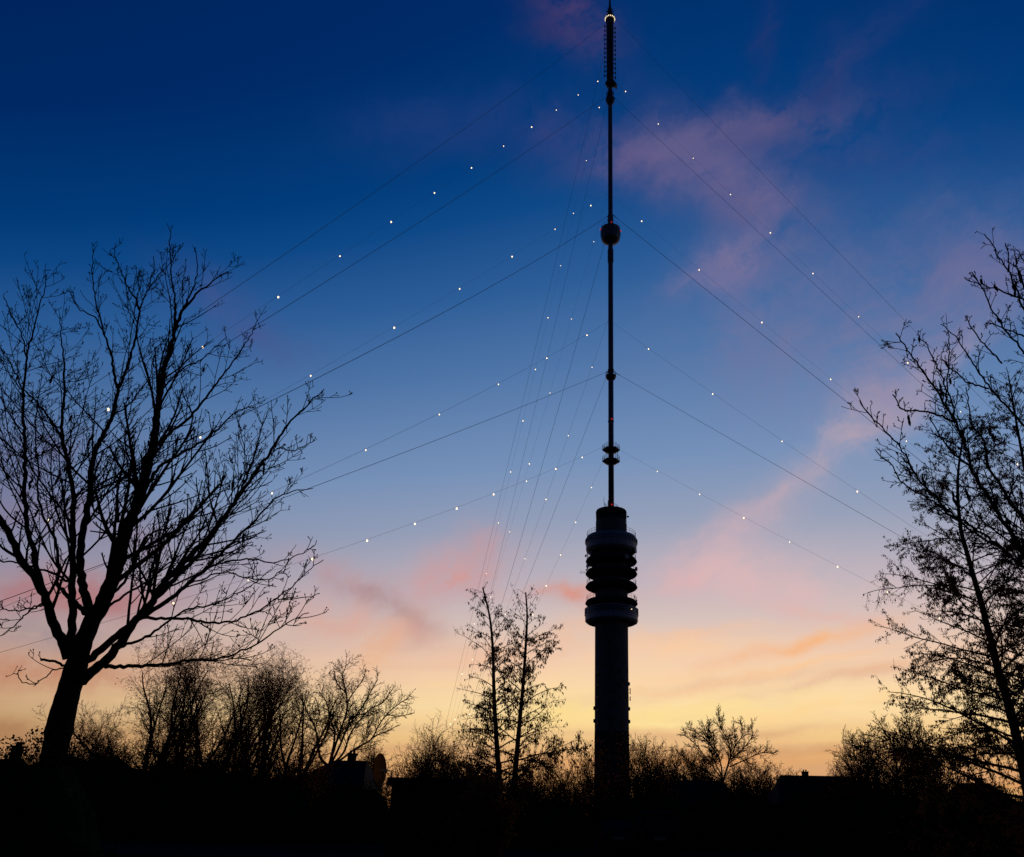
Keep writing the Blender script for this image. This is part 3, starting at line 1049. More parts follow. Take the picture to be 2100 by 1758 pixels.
YT = 14.0
base1 = np.array([*P(100, 1600, YT)[:2], 0.0])
tl = [(base1[0] - .05, YT, -.05), (base1[0] - .03, YT, .35)] + [tuple(P(x, y, YT)) for x, y in zb2([(290, 1700), (310, 1600), (335, 1480), (362, 1350), (392, 1235), (425, 1120), (455, 1020), (478, 930)])]
tw_ = [.46, .33] + [w / 1.465 / 1.9505 / FOC * YT * .93 / 2 for w in (150, 142, 136, 132, 150, 130, 126, 112)]
tp = catmull(tl, 40)
tr = list(np.interp(np.linspace(0, 1, 40), np.linspace(0, 1, len(tw_)), tw_))
# a bump on the left flank of the trunk
rg = random.Random(3)
tr = [r * (1 + .05 * rg.uniform(-1, 1)) for r in tr]
S = 1 / (1.465 * 1.9505)
limbs1 = [
    # pixels, width at start, width at tip (picture px), depth at start and tip
    (zb2([(480, 1140), (560, 1065), (655, 975), (745, 850), (830, 740), (890, 670), (960, 560), (1050, 470), (1130, 380), (1210, 310), (1290, 200), (1380, 80)]) + zb1([(1420, 1640), (1500, 1510), (1560, 1440), (1640, 1310), (1720, 1200), (1800, 1130), (1860, 1070), (1900, 1035)]), 66 * S, 5 * S, 14, 12.2),
    (zb2([(470, 1040), (545, 990), (640, 910), (720, 840), (800, 770), (870, 690), (1000, 560), (1120, 440), (1215, 330), (1300, 190), (1390, 60)]) + zb1([(1440, 1560), (1490, 1430), (1520, 1300), (1555, 1200), (1580, 1150)]), 52 * S, 5 * S, 14, 15.5),
    (zb2([(800, 775), (900, 720), (1000, 650), (1090, 570), (1200, 480), (1350, 330), (1500, 190), (1620, 60), (1740, 20), (1835, 5)]), 34 * S, 5 * S, 13.6, 14.6),
    (zb2([(620, 1052), (800, 1046), (950, 1036), (1100, 1016), (1240, 1010), (1340, 985), (1450, 940), (1560, 880), (1650, 820), (1720, 770), (1810, 735)]), 26 * S, 4 * S, 13.8, 11.5),
    (zb2([(690, 940), (800, 900), (900, 850), (980, 795), (1050, 740), (1150, 705), (1250, 690), (1350, 640), (1500, 560), (1590, 480)]), 20 * S, 4 * S, 13.8, 15.5),
    (zb2([(820, 765), (930, 768), (1060, 765), (1180, 785), (1320, 792), (1420, 765), (1530, 712), (1600, 660), (1700, 590), (1800, 490), (1895, 425)]), 22 * S, 4 * S, 13.7, 13),
    (zb2([(1600, 658), (1700, 650), (1800, 645), (1875, 622)]), 8 * S, 4 * S, 13.2, 13.5),
    (zb2([(600, 720), (690, 660), (800, 590), (900, 520), (1000, 440), (1080, 380), (1180, 300), (1300, 220), (1380, 190)]), 20 * S, 4 * S, 14, 16),
    (zb2([(470, 960), (510, 860), (545, 770), (590, 700), (630, 610), (690, 460), (730, 300), (765, 190), (800, 110), (830, 0)]) + zb1([(862, 1490), (895, 1400), (912, 1250), (925, 1130), (945, 1050), (960, 920), (985, 840), (1020, 720), (1040, 650), (1070, 580), (1150, 480), (1235, 415), (1335, 345)]), 118 * S, 5 * S, 14, 13),
    (zb1([(1030, 680), (1028, 580), (1020, 470), (1008, 380), (1000, 290), (995, 200), (998, 105)]), 17 * S, 5 * S, 13.1, 13.4),
    (zb1([(1070, 560), (1120, 470), (1150, 380), (1160, 300), (1148, 225)]), 12 * S, 5 * S, 13.1, 12.8),
    (zb1([(1000, 300), (1030, 240), (1060, 205), (1078, 180)]), 8 * S, 5 * S, 13.3, 13.6),
    (zb2([(540, 740), (505, 660), (480, 540), (466, 440), (475, 330), (500, 200), (518, 100), (530, 0)]) + zb1([(538, 1500), (570, 1380), (620, 1275), (660, 1185), (690, 1060), (735, 940), (770, 820), (805, 690), (820, 570), (868, 450), (930, 370), (985, 305), (1020, 290)]), 60 * S, 5 * S, 14, 14.8),
    (zb1([(685, 1030), (660, 880), (630, 760), (600, 690), (560, 620), (510, 590), (460, 560), (405, 455)]), 22 * S, 5 * S, 14.3, 13),
    (zb1([(605, 700), (575, 580), (555, 470), (540, 350), (548, 215)]), 14 * S, 5 * S, 14, 14.2),
    (zb1([(815, 570), (790, 500), (745, 430), (715, 360), (690, 300), (672, 240), (678, 180)]), 17 * S, 5 * S, 14.5, 15.2),
    (zb1([(870, 450), (885, 380), (905, 310), (900, 255)]), 9 * S, 5 * S, 14.7, 14),
    (zb2([(420, 960), (420, 840), (424, 700), (420, 560), (428, 400), (425, 200), (428, 50)]) + zb1([(415, 1560), (395, 1450), (365, 1330), (368, 1180), (378, 1010), (372, 850), (360, 720), (350, 595)]), 58 * S, 5 * S, 14, 15.6),
    (zb1([(390, 1400), (330, 1270), (260, 1170), (190, 1080), (120, 1030), (60, 960), (0, 870)]), 22 * S, 5 * S, 14.8, 13.5),
    (zb2([(400, 1000), (370, 905), (315, 800), (270, 655), (210, 540), (130, 440), (70, 300), (20, 205), (-60, 100)]) + zb1([(-140, 1500), (-200, 1300)]), 66 * S, 18 * S, 14, 12),
    (zb2([(275, 660), (225, 500), (200, 380), (172, 280), (152, 140), (146, 0)]) + zb1([(148, 1480), (142, 1330), (138, 1200), (140, 1040), (155, 880), (182, 740), (215, 620), (248, 500), (275, 372)]), 40 * S, 5 * S, 13.4, 14.4),
    (zb1([(145, 1080), (100, 960), (50, 860), (10, 800), (-40, 740)]), 12 * S, 4 * S, 14, 15),
    (zb1([(160, 860), (120, 700), (85, 640), (60, 580), (20, 500)]), 12 * S, 5 * S, 14.1, 13),
    (zb2([(330, 560), (345, 450), (330, 330), (270, 200), (220, 60)]) + zb1([(225, 1560), (215, 1380), (210, 1250), (225, 1080), (250, 960)]), 24 * S, 5 * S, 14.6, 16.5),
    (zb2([(400, 550), (300, 500), (200, 465), (100, 445), (0, 430)]), 18 * S, 8 * S, 14, 13.2),
    (zb2([(245, 680), (150, 715), (60, 720), (-20, 715)]), 13 * S, 5 * S, 13.6, 13),
    (zb2([(250, 690), (180, 720), (110, 780), (50, 840), (0, 870)]), 12 * S, 5 * S, 13.6, 15),
    (zb2([(385, 1048), (320, 1025), (238, 1010)]), 16 * S, 13 * S, 14, 13.6),
    (zb2([(380, 1060), (310, 1075), (270, 1110), (200, 1150), (130, 1140), (100, 1090)]), 9 * S, 4 * S, 14, 13),
    (zb2([(330, 560), (400, 640), (470, 700), (520, 760)]), 22 * S, 30 * S, 14.4, 14),
    (zb2([(690, 200), (690, 100), (690, 0)]) + zb1([(695, 1560), (730, 1440), (735, 1330), (740, 1250)]), 24 * S, 5 * S, 13.9, 15.5),
    (zb1([(845, 1640), (900, 1530), (980, 1460), (1080, 1400), (1200, 1330), (1300, 1250), (1400, 1160), (1500, 1140)]), 26 * S, 5 * S, 13.7, 12.4),
    (zb1([(925, 1360), (1000, 1290), (1090, 1220), (1180, 1120), (1260, 1020), (1330, 920), (1430, 780), (1480, 700), (1512, 630)]), 24 * S, 5 * S, 13.5, 15.2),
    (zb1([(950, 1040), (1020, 960), (1090, 900), (1170, 870), (1250, 800), (1330, 730)]), 13 * S, 4 * S, 13.4, 12),
    (zb1([(660, 1190), (760, 1120), (830, 1030), (880, 960), (900, 850), (950, 770)]), 14 * S, 4 * S, 14.4, 16),
    (zb2([(620, 660), (720, 560), (780, 440), (830, 330), (870, 280), (950, 250), (1050, 210), (1120, 150), (1200, 60)]), 22 * S, 5 * S, 13.9, 12.3),
    (zb2([(1200, 470), (1330, 440), (1450, 420), (1600, 440), (1720, 410), (1830, 350), (1855, 310)]), 14 * S, 4 * S, 13, 13.6),
    (zb2([(1090, 575), (1180, 540), (1300, 500), (1420, 520), (1560, 540), (1650, 490)]), 12 * S, 4 * S, 13, 11.6),
    (zb1([(1330, 1690), (1410, 1560), (1440, 1440), (1410, 1290), (1400, 1180)]), 9 * S, 4 * S, 13, 14.5),
    (zb1([(1530, 1460), (1640, 1380), (1700, 1400), (1760, 1380), (1820, 1350)]), 9 * S, 4 * S, 12.9, 12.3),
]
lv1 = [dict(**{'from': .14}, gap=.28, ang=42, len=.31, fade=.74, r=.40, rmin=.0068, seg=9, wig=.085, up=.05, pair=.4, lift=.12),
       dict(**{'from': .18}, gap=.20, ang=43, len=.42, fade=.5, r=.52, rmin=.0052, seg=6, wig=.10, up=.085, pair=.6, lift=.08),
       dict(**{'from': .3}, gap=.19, ang=46, len=.13, fade=.35, rel=False, r=.7, rmin=.0048, seg=3, wig=.13, up=.15, pair=.6)]
left_tree, tws1 = near_tree('bare_tree', 'large bare tree with a thick leaning trunk and many upswept limbs at the left edge', (tp, tr), limbs1, 11, 14, lv1, base=base1)

# bare tree leaning in from the right edge
YB = 12.5
base2 = np.array([*P(2330, 1600, YB)[:2], 0.0])
bl = [(base2[0], YB, -.05), (base2[0], YB, .4)] + [tuple(P(x, y, YB)) for x, y in ((2325, 1500), (2300, 1350), (2265, 1200), (2215, 1080))]
lim2 = [
    (z4([(1190, 700), (1100, 560), (1009, 440), (930, 300), (860, 195), (800, 95), (740, 0)]) + z3([(850, 1540), (770, 1370), (700, 1260), (640, 1160), (570, 1060), (500, 960), (440, 880), (390, 808)]), 16, 2.6, 12.5, 11.5),
    (z3([(730, 1300), (720, 1170), (665, 1020), (610, 910), (545, 828)]), 6, 2.2, 11.9, 12.5),
    (z3([(790, 1390), (770, 1290), (735, 1170), (745, 1000), (750, 900), (738, 790)]), 6, 2.2, 12, 13),
    (z3([(1400, 1650), (1249, 1430), (1140, 1310), (1050, 1215), (990, 1130), (930, 1050), (860, 930), (780, 820), (692, 748)]), 10, 2.2, 12.5, 13.2),
    (z3([(1010, 1180), (880, 1140), (800, 1080), (700, 985)]), 6, 2.2, 13, 12),
    (z3([(1400, 1180), (1249, 930), (1150, 820), (1080, 720), (1020, 620), (980, 520), (935, 455), (900, 398)]), 9, 2.2, 12.5, 11.2),
    (z3([(1400, 720), (1249, 590), (1120, 535), (1000, 492), (920, 470), (848, 436)]), 9, 2.4, 12.5, 12.8),
    (z3([(1400, 1000), (1249, 650), (1200, 520), (1150, 400), (1100, 330), (1060, 270), (1030, 195), (982, 145)]), 9, 2.4, 12.5, 12),
    (z3([(1330, 700), (1249, 480), (1215, 400), (1195, 320), (1180, 245)]), 9, 2.4, 12.4, 12.8),
    (z3([(1140, 400), (1145, 300), (1125, 205)]), 5, 2.4, 12.1, 11.6),
    (z3([(1400, 560), (1300, 430), (1249, 320), (1200, 250)]), 7, 2.4, 12.4, 13.4),
    (z4([(1190, 650), (1009, 500), (900, 405), (800, 330), (700, 265), (600, 190), (520, 110), (440, 30)]) + z3([(470, 1650), (400, 1550), (310, 1450), (250, 1400), (195, 1330), (148, 1255)]), 10, 2.2, 12.5, 11),
    (z3([(800, 1410), (700, 1365), (580, 1330), (440, 1320), (400, 1270), (370, 1220)]), 8, 2.4, 12.1, 11),
    (z3([(900, 1700), (760, 1600), (650, 1440), (620, 1370)]), 7, 2.2, 12, 12.8),
    (z4([(900, 410), (760, 320), (650, 250), (540, 160), (440, 100), (340, 30)]) + z3([(370, 1690), (300, 1640), (252, 1588)]), 8, 2.2, 12.4, 13),
    (z4([(1150, 520), (1009, 250), (930, 140), (870, 30), (810, -60)]) + z3([(990, 1560), (900, 1400), (860, 1170)]), 15, 2.4, 12.5, 13.6),
    (z3([(1249, 830), (1080, 760), (990, 745)]), 6, 2.2, 12.4, 11.8),
    (z3([(1100, 1010), (980, 880), (900, 770), (855, 692)]), 6, 2.4, 12.4, 12.9),
]
lv2 = [dict(**{'from': .10}, gap=.15, ang=44, len=.19, fade=.62, r=.5, rmin=.0062, seg=5, wig=.14, up=.05, pair=.25, lift=.1),
       dict(**{'from': .2}, gap=.13, ang=46, len=.34, fade=.3, r=.7, rmin=.0056, seg=3, wig=.15, up=.1, pair=.4),
       dict(**{'from': .4}, gap=.12, ang=48, len=.09, fade=.3, rel=False, r=.7, rmin=.0054, seg=2, wig=.15, up=.1, pair=.3)]
right_bare, tws = near_tree('bare_tree', 'bare tree whose budded limbs lean in from beyond the right edge', (catmull(bl, 20), list(np.linspace(.36, .17, 20))), lim2, 21, 12.5, lv2, base=base2, thin=.68)
# hanging dark seed pods at some twig tips
pr = random.Random(8)
for (root, tl_, off_, cnt) in ((right_bare, tws, base2, 26), (left_tree, tws1, base1, 34)):
    ends = [l[0][-1] for l, k in tl_ if k >= 1]
    for q in pr.sample(ends, cnt):
        q = np.array(q) - off_
        b = MB()
        b.bar(q + np.array([0, 0, .004]), q - np.array([.005, 0, .05]), .004, 4)
        for k in range(pr.choice((1, 1, 2, 3))):
            b.lathe([(.004, .05), (.018, .02), (.023, -.01), (.018, -.05), (.005, -.08)], 7, c=q + np.array([pr.uniform(-.015, .015), pr.uniform(-.02, .02), -.10 - .07 * k]))
        b.build('seed_pod', LEAF, root)

# ================================================================== ALDERS with hanging leaves
def alder(name, label, trunk_pix, Y, w0, w1, seed, spread, leafsize, per, droop0, group=None, gap=.42, density=1.0, frm=.16, Ytip=None, twr=.007, topbare=.9, expo=.55, subgap=(.24, .16)):
    rng = random.Random(seed)
    px, py = trunk_pix[0]
    pts = [P(x, y, Y + ((Ytip or Y) - Y) * i / (len(trunk_pix) - 1)) for i, (x, y) in enumerate(trunk_pix)]
    base = np.array([pts[0][0] + (pts[0][0] - pts[1][0]) * .3, Y, 0.0])
    line = catmull([base - np.array([0, 0, .05])] + pts, 46)
    r0, r1 = w0 * Y / FOC / 2, w1 * Y / FOC / 2
    rad = [max(r0 + (r1 - r0) * (i / 45) ** .9, .012) for i in range(46)]
    rad[0] *= 1.35
    root = thing(name, label, 'tree', base, group)
    tubes('trunk', [(line, rad)], BARK, root, base, 10)
    L = length(line)
    tw, lp_ = [], []
    n = int(L * (1 - frm) / gap)
    azr = rng.uniform(0, 6.28)
    for i in range(n):
        t = frm + (1 - frm) * (i + rng.random() * .8) / n
        p, d, r = at(line, rad, min(t, .99))
        azr += 2.4 + rng.uniform(-.5, .5)
        el = math.radians(rng.uniform(8, 30) + 30 * t)
        dd = (math.cos(azr) * math.cos(el), math.sin(azr) * math.cos(el), math.sin(el))
        shape = (1 - t) ** expo + .10
        l = spread * shape * rng.uniform(.5, 1.15)
        rr = max(r * .30, .009)
        ln = shoot(rng, p, dd, l, rr, .006, 10, .12, droop0 * (.5 if t > .7 else 1.0))
        tw.append((ln, 0))
        sub = []
        grow(rng, sub, ln, [dict(**{'from': .18}, gap=subgap[0], ang=46, len=.34, fade=.55, r=.5, rmin=twr, seg=5, wig=.16, up=-.02, pair=.3),
                            dict(**{'from': .2}, gap=subgap[1], ang=48, len=.42, fade=.4, r=.7, rmin=twr * .8, seg=3, wig=.2, up=-.06)], 0)
        tw += sub
        clump = rng.choice((.35, .7, 1.0, 1.2, 1.4))
        for (q, rq), k in sub:
            if rng.random() < .12:
                continue
            m = max(1, int(length(q) * per * density * clump * (1.0 if k else .5) * (1 if t < topbare else .4)))
            for _ in range(m):
                s = rng.random() ** .7
                c, _, _ = at(q, rq, min(s, .99))
                lp_.append((c[0] + rng.gauss(0, leafsize * .5), c[1] + rng.gauss(0, leafsize * .5), c[2] + rng.gauss(0, leafsize * .35)))
    tubes('crown', [x for x, k in tw], TWIG, root, base, 4)
    leaves('leaves', lp_, LEAF, root, base, rng, leafsize, .42, .80)
    return root


alder('alder_tree', 'straight slender alder with hanging leaves, left one of the twin alders',
      [(1029, 1660), (1024, 1600), (1017, 1500), (1013, 1420), (1011, 1340), (1005, 1270), (990, 1205)], 44, 14, 3, 31, 3.9, .125, 28, -.055, 'twin alders', gap=.20, twr=.008)
alder('alder_tree', 'slightly curved alder with drooping leaves, the twin nearer the tower',
      [(1050, 1650), (1057, 1580), (1064, 1500), (1073, 1400), (1079, 1310), (1081, 1260), (1078, 1215)], 45, 14, 3, 32, 4.3, .125, 28, -.055, 'twin alders', gap=.20, twr=.008)
alder('alder_tree', 'tall alder leaning left with small dark leaves at the right edge',
      z4([(1060, 1860), (1009, 1600), (965, 1400), (925, 1240), (880, 1100), (845, 950), (805, 800), (775, 680), (745, 580), (700, 420), (670, 310), (655, 180), (650, 60), (660, -80), (690, -260)]),
      16, 26, 3, 33, 2.5, .043, 88, -.035, gap=.085, density=1.1, frm=.1, Ytip=16.5, twr=.0042, topbare=.97, expo=.35, subgap=(.12, .085))


alder('alder_tree', 'leafy alder mostly beyond the right edge, behind the leaning alder',
      [(2190, 1560), (2172, 1400), (2152, 1250), (2128, 1100), (2105, 980), (2085, 870), (2068, 770)],
      17.5, 22, 3, 34, 2.1, .045, 120, -.035, gap=.08, density=1.15, frm=.2, twr=.0042, topbare=.97, expo=.4, subgap=(.12, .085))


# ================================================================== FAR TREES AND SHRUBS
def far_tree(name, label, x, Y, ytop, wpx, seed, kind, group=None, cat='tree', hfac=1.0):
    rng = random.Random(seed)
    base = G(x, Y)
    H = HT(x, ytop, Y) * hfac
    Wd = wpx * Y / 1820.0
    root = thing(name, label, cat, base, group)
    tw, stems, lf = [], [], []
    px = Y / 799.0
    if kind == 'willow':
        for i in range(11):
            a = 6.28 * (i + rng.random()) / 11
            lean = rng.uniform(.10, .66) * Wd / H
            d = norm((math.cos(a) * lean, math.sin(a) * lean, 1))
            ln = shoot(rng, base + np.array([math.cos(a) * .7, math.sin(a) * .7, -.05]), d, H * rng.uniform(.66, .84) * (1 - .25 * (lean * H / Wd) ** 2), .13, .025, 20, .14, .02)
            stems.append(ln)
            grow(rng, tw, ln, [dict(**{'from': .16}, gap=.33, ang=38, len=.28, fade=.05, r=.42, rmin=.009, seg=10, wig=.24, up=.05, lift=.10),
                               dict(**{'from': .12}, gap=.195, ang=48, len=.44, fade=.2, r=.5, rmin=.0068, seg=7, wig=.40, up=.02),
                               dict(**{'from': .1}, gap=.135, ang=56, len=.46, fade=.3, rel=False, r=.7, rmin=.0050, seg=4, wig=.55, up=-.02)], 0)
        for (q, rq), k in tw:  # sparse leaves, with more added to spread a rust glow
            if k == 2:
                if rng.random() < .75:
                    lf.append(q[-1])
                if rng.random() < .4:
                    lf.append(q[2])
    elif kind == 'bare':
        th = H * .12
        tl_ = shoot(rng, base - np.array([0, 0, .05]), (0, 0, 1), th, H * .020, H * .017, 4, .03, .1)
        stems.append(tl_)
        for i in range(8):
            a = 6.28 * (i + rng.random() * .7) / 8
            lean = rng.uniform(.10, .72) * Wd / H * 1.25
            d = norm((math.cos(a) * lean, math.sin(a) * lean, 1))
            ln = shoot(rng, tl_[0][-1], d, H * rng.uniform(.7, .92), H * .011, H * .0022, 12, .10, .03)
            stems.append(ln)
            grow(rng, tw, ln, [dict(**{'from': .25}, gap=H * .034, ang=46, len=.36, fade=.5, r=.5, rmin=px * .20, seg=7, wig=.16, up=.035),
                               dict(**{'from': .15}, gap=H * .022, ang=46, len=.44, fade=.45, r=.6, rmin=px * .15, seg=5, wig=.20, up=.03),
                               dict(**{'from': .2}, gap=H * .015, ang=48, len=.46, fade=.4, r=.7, rmin=px * .115, seg=3, wig=.24, up=.03)], 0)
    else:      # thicket of thin upright stems
        ns = int(min(24 + Wd * 16, 100))
        for i in range(ns):
            a = rng.uniform(0, 6.28)
            rr = math.sqrt(rng.random()) * Wd * .42
            e = 1 - .5 * (rr / (Wd * .42 + 1e-6)) ** 2
            out_ = .45 * rr / Wd
            d = norm((math.cos(a) * out_ + rng.uniform(-.12, .12), math.sin(a) * out_, 1))
            ln = shoot(rng, base + np.array([math.cos(a) * rr, math.sin(a) * rr * .6, -.05]), d, H * e * rng.uniform(.55, 1.0), .035, px * .10, 9, .12, .05)
            stems.append(ln)
            grow(rng, tw, ln, [dict(**{'from': .12}, gap=H * .040, ang=42, len=.32, fade=.3, r=.45, rmin=px * .16, seg=6, wig=.2, up=.06),
                               dict(**{'from': .12}, gap=H * .017, ang=50, len=.42, fade=.3, r=.6, rmin=px * .125, seg=4, wig=.26, up=.05)], 0)
        if kind == 'thicket':  # leaves added to fill the thicket with a rust glow
            for (q, rq), k in tw:
                if k == 1 and rng.random() < .5:
                    lf.append(q[-1])
        if kind == 'leafy':
            for (q, rq), k in tw:
                for s in (.3, .6, .9):
                    c, _, _ = at(q, rq, s)
                    lf.append(c)
    if kind == 'willow':
        for q in stems:
            tubes('trunk', [q], BARK, root, base, 6)
    elif kind == 'bare':
        tubes('trunk', stems[:1], BARK, root, base, 8)
        for q in stems[1:]:
            tubes('limb', [q], BARK, root, base, 6)
    else:
        tw += [(q, 0) for q in stems]
    tubes('crown', [q for q, k in tw], REDTWIG if kind in ('willow', 'thicket') else TWIG, root, base, 3)
    if lf:
        leaves('leaves', lf, LEAF if kind == 'leafy' else RUSSET, root, base, rng, {'willow': .085, 'thicket': px * 1.25}.get(kind, .12), .5, .4)
    return root


W = 'willow'
far_tree('curly_willow', 'curly willow crossed by the long low limb of the big left tree', 330, 46, 1278, 200, 41, W, 'curly willows')
far_tree('curly_willow', 'curly willow with twisted twigs, middle one of the clump', 450, 50, 1282, 180, 42, W, 'curly willows')
far_tree('curly_willow', 'curly willow with reddish curled twigs, nearest to the chimneyed house', 555, 47, 1296, 165, 43, W, 'curly willows')
far_tree('bare_tree', 'smaller bare tree at the left of the clump above the right rooftops', 1785, 112, 1500, 120, 47, 'bare')
far_tree('bare_tree', 'thin bare tree half hidden at the right of the clump above the right rooftops', 1920, 118, 1520, 120, 48, 'bare')
def z6(l):
    return [((1100 + x / 1.615) / 1.9505, (2500 + y / 1.615) / 1.9505) for x, y in l]


def z7(l):
    return [((2300 + x / 1.169) / 1.9505, (2700 + y / 1.169) / 1.9505) for x, y in l]


def far_traced(label, trunk, limbs, Y, seed, k=1.0, ybase=None, lf=0):
    (bx, by) = trunk[0]
    base = np.array([*P(bx, by, Y)[:2], 0.0])
    tp = catmull([tuple(base - np.array([0, 0, .05]))] + [tuple(P(x, y, Y)) for x, y in trunk], 14)
    px = Y / 799.0
    w = trunk_w[0] * px
    tr = list(np.linspace(w * .62, w * .42, 14))
    lv = [dict(**{'from': .22}, gap=px * 1.5 * k, ang=44, len=.36 - .03 * k, fade=.5, r=.42, rmin=px * .21, seg=7, wig=.13, up=.045, pair=.2),
          dict(**{'from': .15}, gap=px * 1.1 * k, ang=48, len=.46, fade=.4, r=.55, rmin=px * .17, seg=5, wig=.17, up=.04, pair=.2),
          dict(**{'from': .2}, gap=px * 1.0 * k, ang=50, len=.50, fade=.4, r=.7, rmin=px * .14, seg=3, wig=.22, up=.04)]
    rg = random.Random(seed)
    ls = [(p, a_, b_, Y, Y + rg.uniform(-.07, .07) * Y * .5) for p, a_, b_ in limbs]
    root, tw = near_tree('bare_tree', label, (tp, tr), ls, seed, Y, lv, budsize=px * .09, base=base, thin=.62)
    return root


trunk_w = [3.4]
far_traced('round bare tree with several spreading stems rising behind the chimneyed house', z6([(340, 960), (345, 900)]), [
    (z6([(335, 905), (290, 850), (268, 700), (235, 610), (205, 560), (190, 510), (160, 465)]), 9, 1.6),
    (z6([(235, 610), (285, 605), (285, 550), (262, 470)]), 3, 1.5),
    (z6([(350, 900), (378, 780), (385, 690), (355, 600), (332, 500), (285, 430)]), 8, 1.6),
    (z6([(352, 900), (395, 760), (435, 650), (465, 540), (460, 440), (438, 330), (465, 250)]), 9, 1.6),
    (z6([(465, 500), (520, 420), (570, 350), (585, 285)]), 4, 1.5),
    (z6([(460, 440), (400, 380), (385, 300)]), 4, 1.5),
    (z6([(360, 900), (420, 780), (455, 690), (510, 600), (570, 520), (620, 430), (665, 350)]), 8, 1.6),
    (z6([(365, 905), (440, 830), (490, 700), (560, 600), (620, 540), (700, 500), (745, 430)]), 7, 1.6),
    (z6([(370, 910), (440, 860), (520, 800), (620, 740), (670, 650), (730, 570), (800, 510), (865, 470)]), 7, 1.6),
    (z6([(730, 580), (800, 590), (900, 568)]), 3, 1.4),
    (z6([(640, 720), (720, 690), (790, 650)]), 3, 1.4),
    (z6([(300, 820), (240, 770), (180, 760)]), 3, 1.4)], 98, 144, 1.75)
trunk_w = [2.6]
far_traced('rounded bare tree standing between the concrete tower and the wide-roofed house', z7([(692, 520), (692, 490)]), [
    (z7([(690, 500), (680, 410), (645, 340), (595, 290), (535, 252)]), 5, 1.3),
    (z7([(692, 500), (718, 410), (728, 370), (715, 310), (690, 260), (668, 200)]), 6, 1.3),
    (z7([(726, 390), (752, 330), (785, 275), (772, 212)]), 4, 1.3),
    (z7([(690, 480), (655, 410), (625, 330), (600, 232)]), 4, 1.3),
    (z7([(728, 400), (790, 340), (828, 285), (820, 232)]), 4, 1.3),
    (z7([(688, 490), (630, 410), (560, 320), (510, 282)]), 4, 1.2),
    (z7([(724, 430), (800, 395), (870, 365), (930, 368)]), 4, 1.2),
    (z7([(740, 380), (750, 300), (740, 225)]), 3, 1.2),
    (z7([(640, 340), (620, 280), (630, 215)]), 3, 1.2),
    (z7([(690, 495), (610, 450), (530, 400), (470, 350)]), 4, 1.2)], 142, 145, 1.3)
trunk_w = [3.4]
far_traced('bare twiggy tree left of the leaning alder, tallest of its clump', z7([(1508, 520), (1506, 470)]), [
    (z7([(1506, 480), (1500, 390), (1480, 320), (1445, 262), (1420, 212)]), 7, 1.5),
    (z7([(1506, 480), (1530, 390), (1528, 310), (1510, 222)]), 6, 1.5),
    (z7([(1510, 485), (1575, 420), (1580, 330), (1565, 260), (1548, 210)]), 6, 1.5),
    (z7([(1504, 485), (1450, 410), (1380, 345), (1290, 318)]), 5, 1.4),
    (z7([(1575, 410), (1640, 335), (1690, 298)]), 4, 1.4),
    (z7([(1512, 490), (1600, 440), (1700, 385), (1775, 400)]), 5, 1.4),
    (z7([(1500, 490), (1420, 450), (1340, 405), (1280, 372)]), 4, 1.4),
    (z7([(1575, 350), (1620, 280), (1610, 215)]), 4, 1.4),
    (z7([(1470, 310), (1400, 290), (1350, 275)]), 3, 1.4)], 105, 146, 1.15)
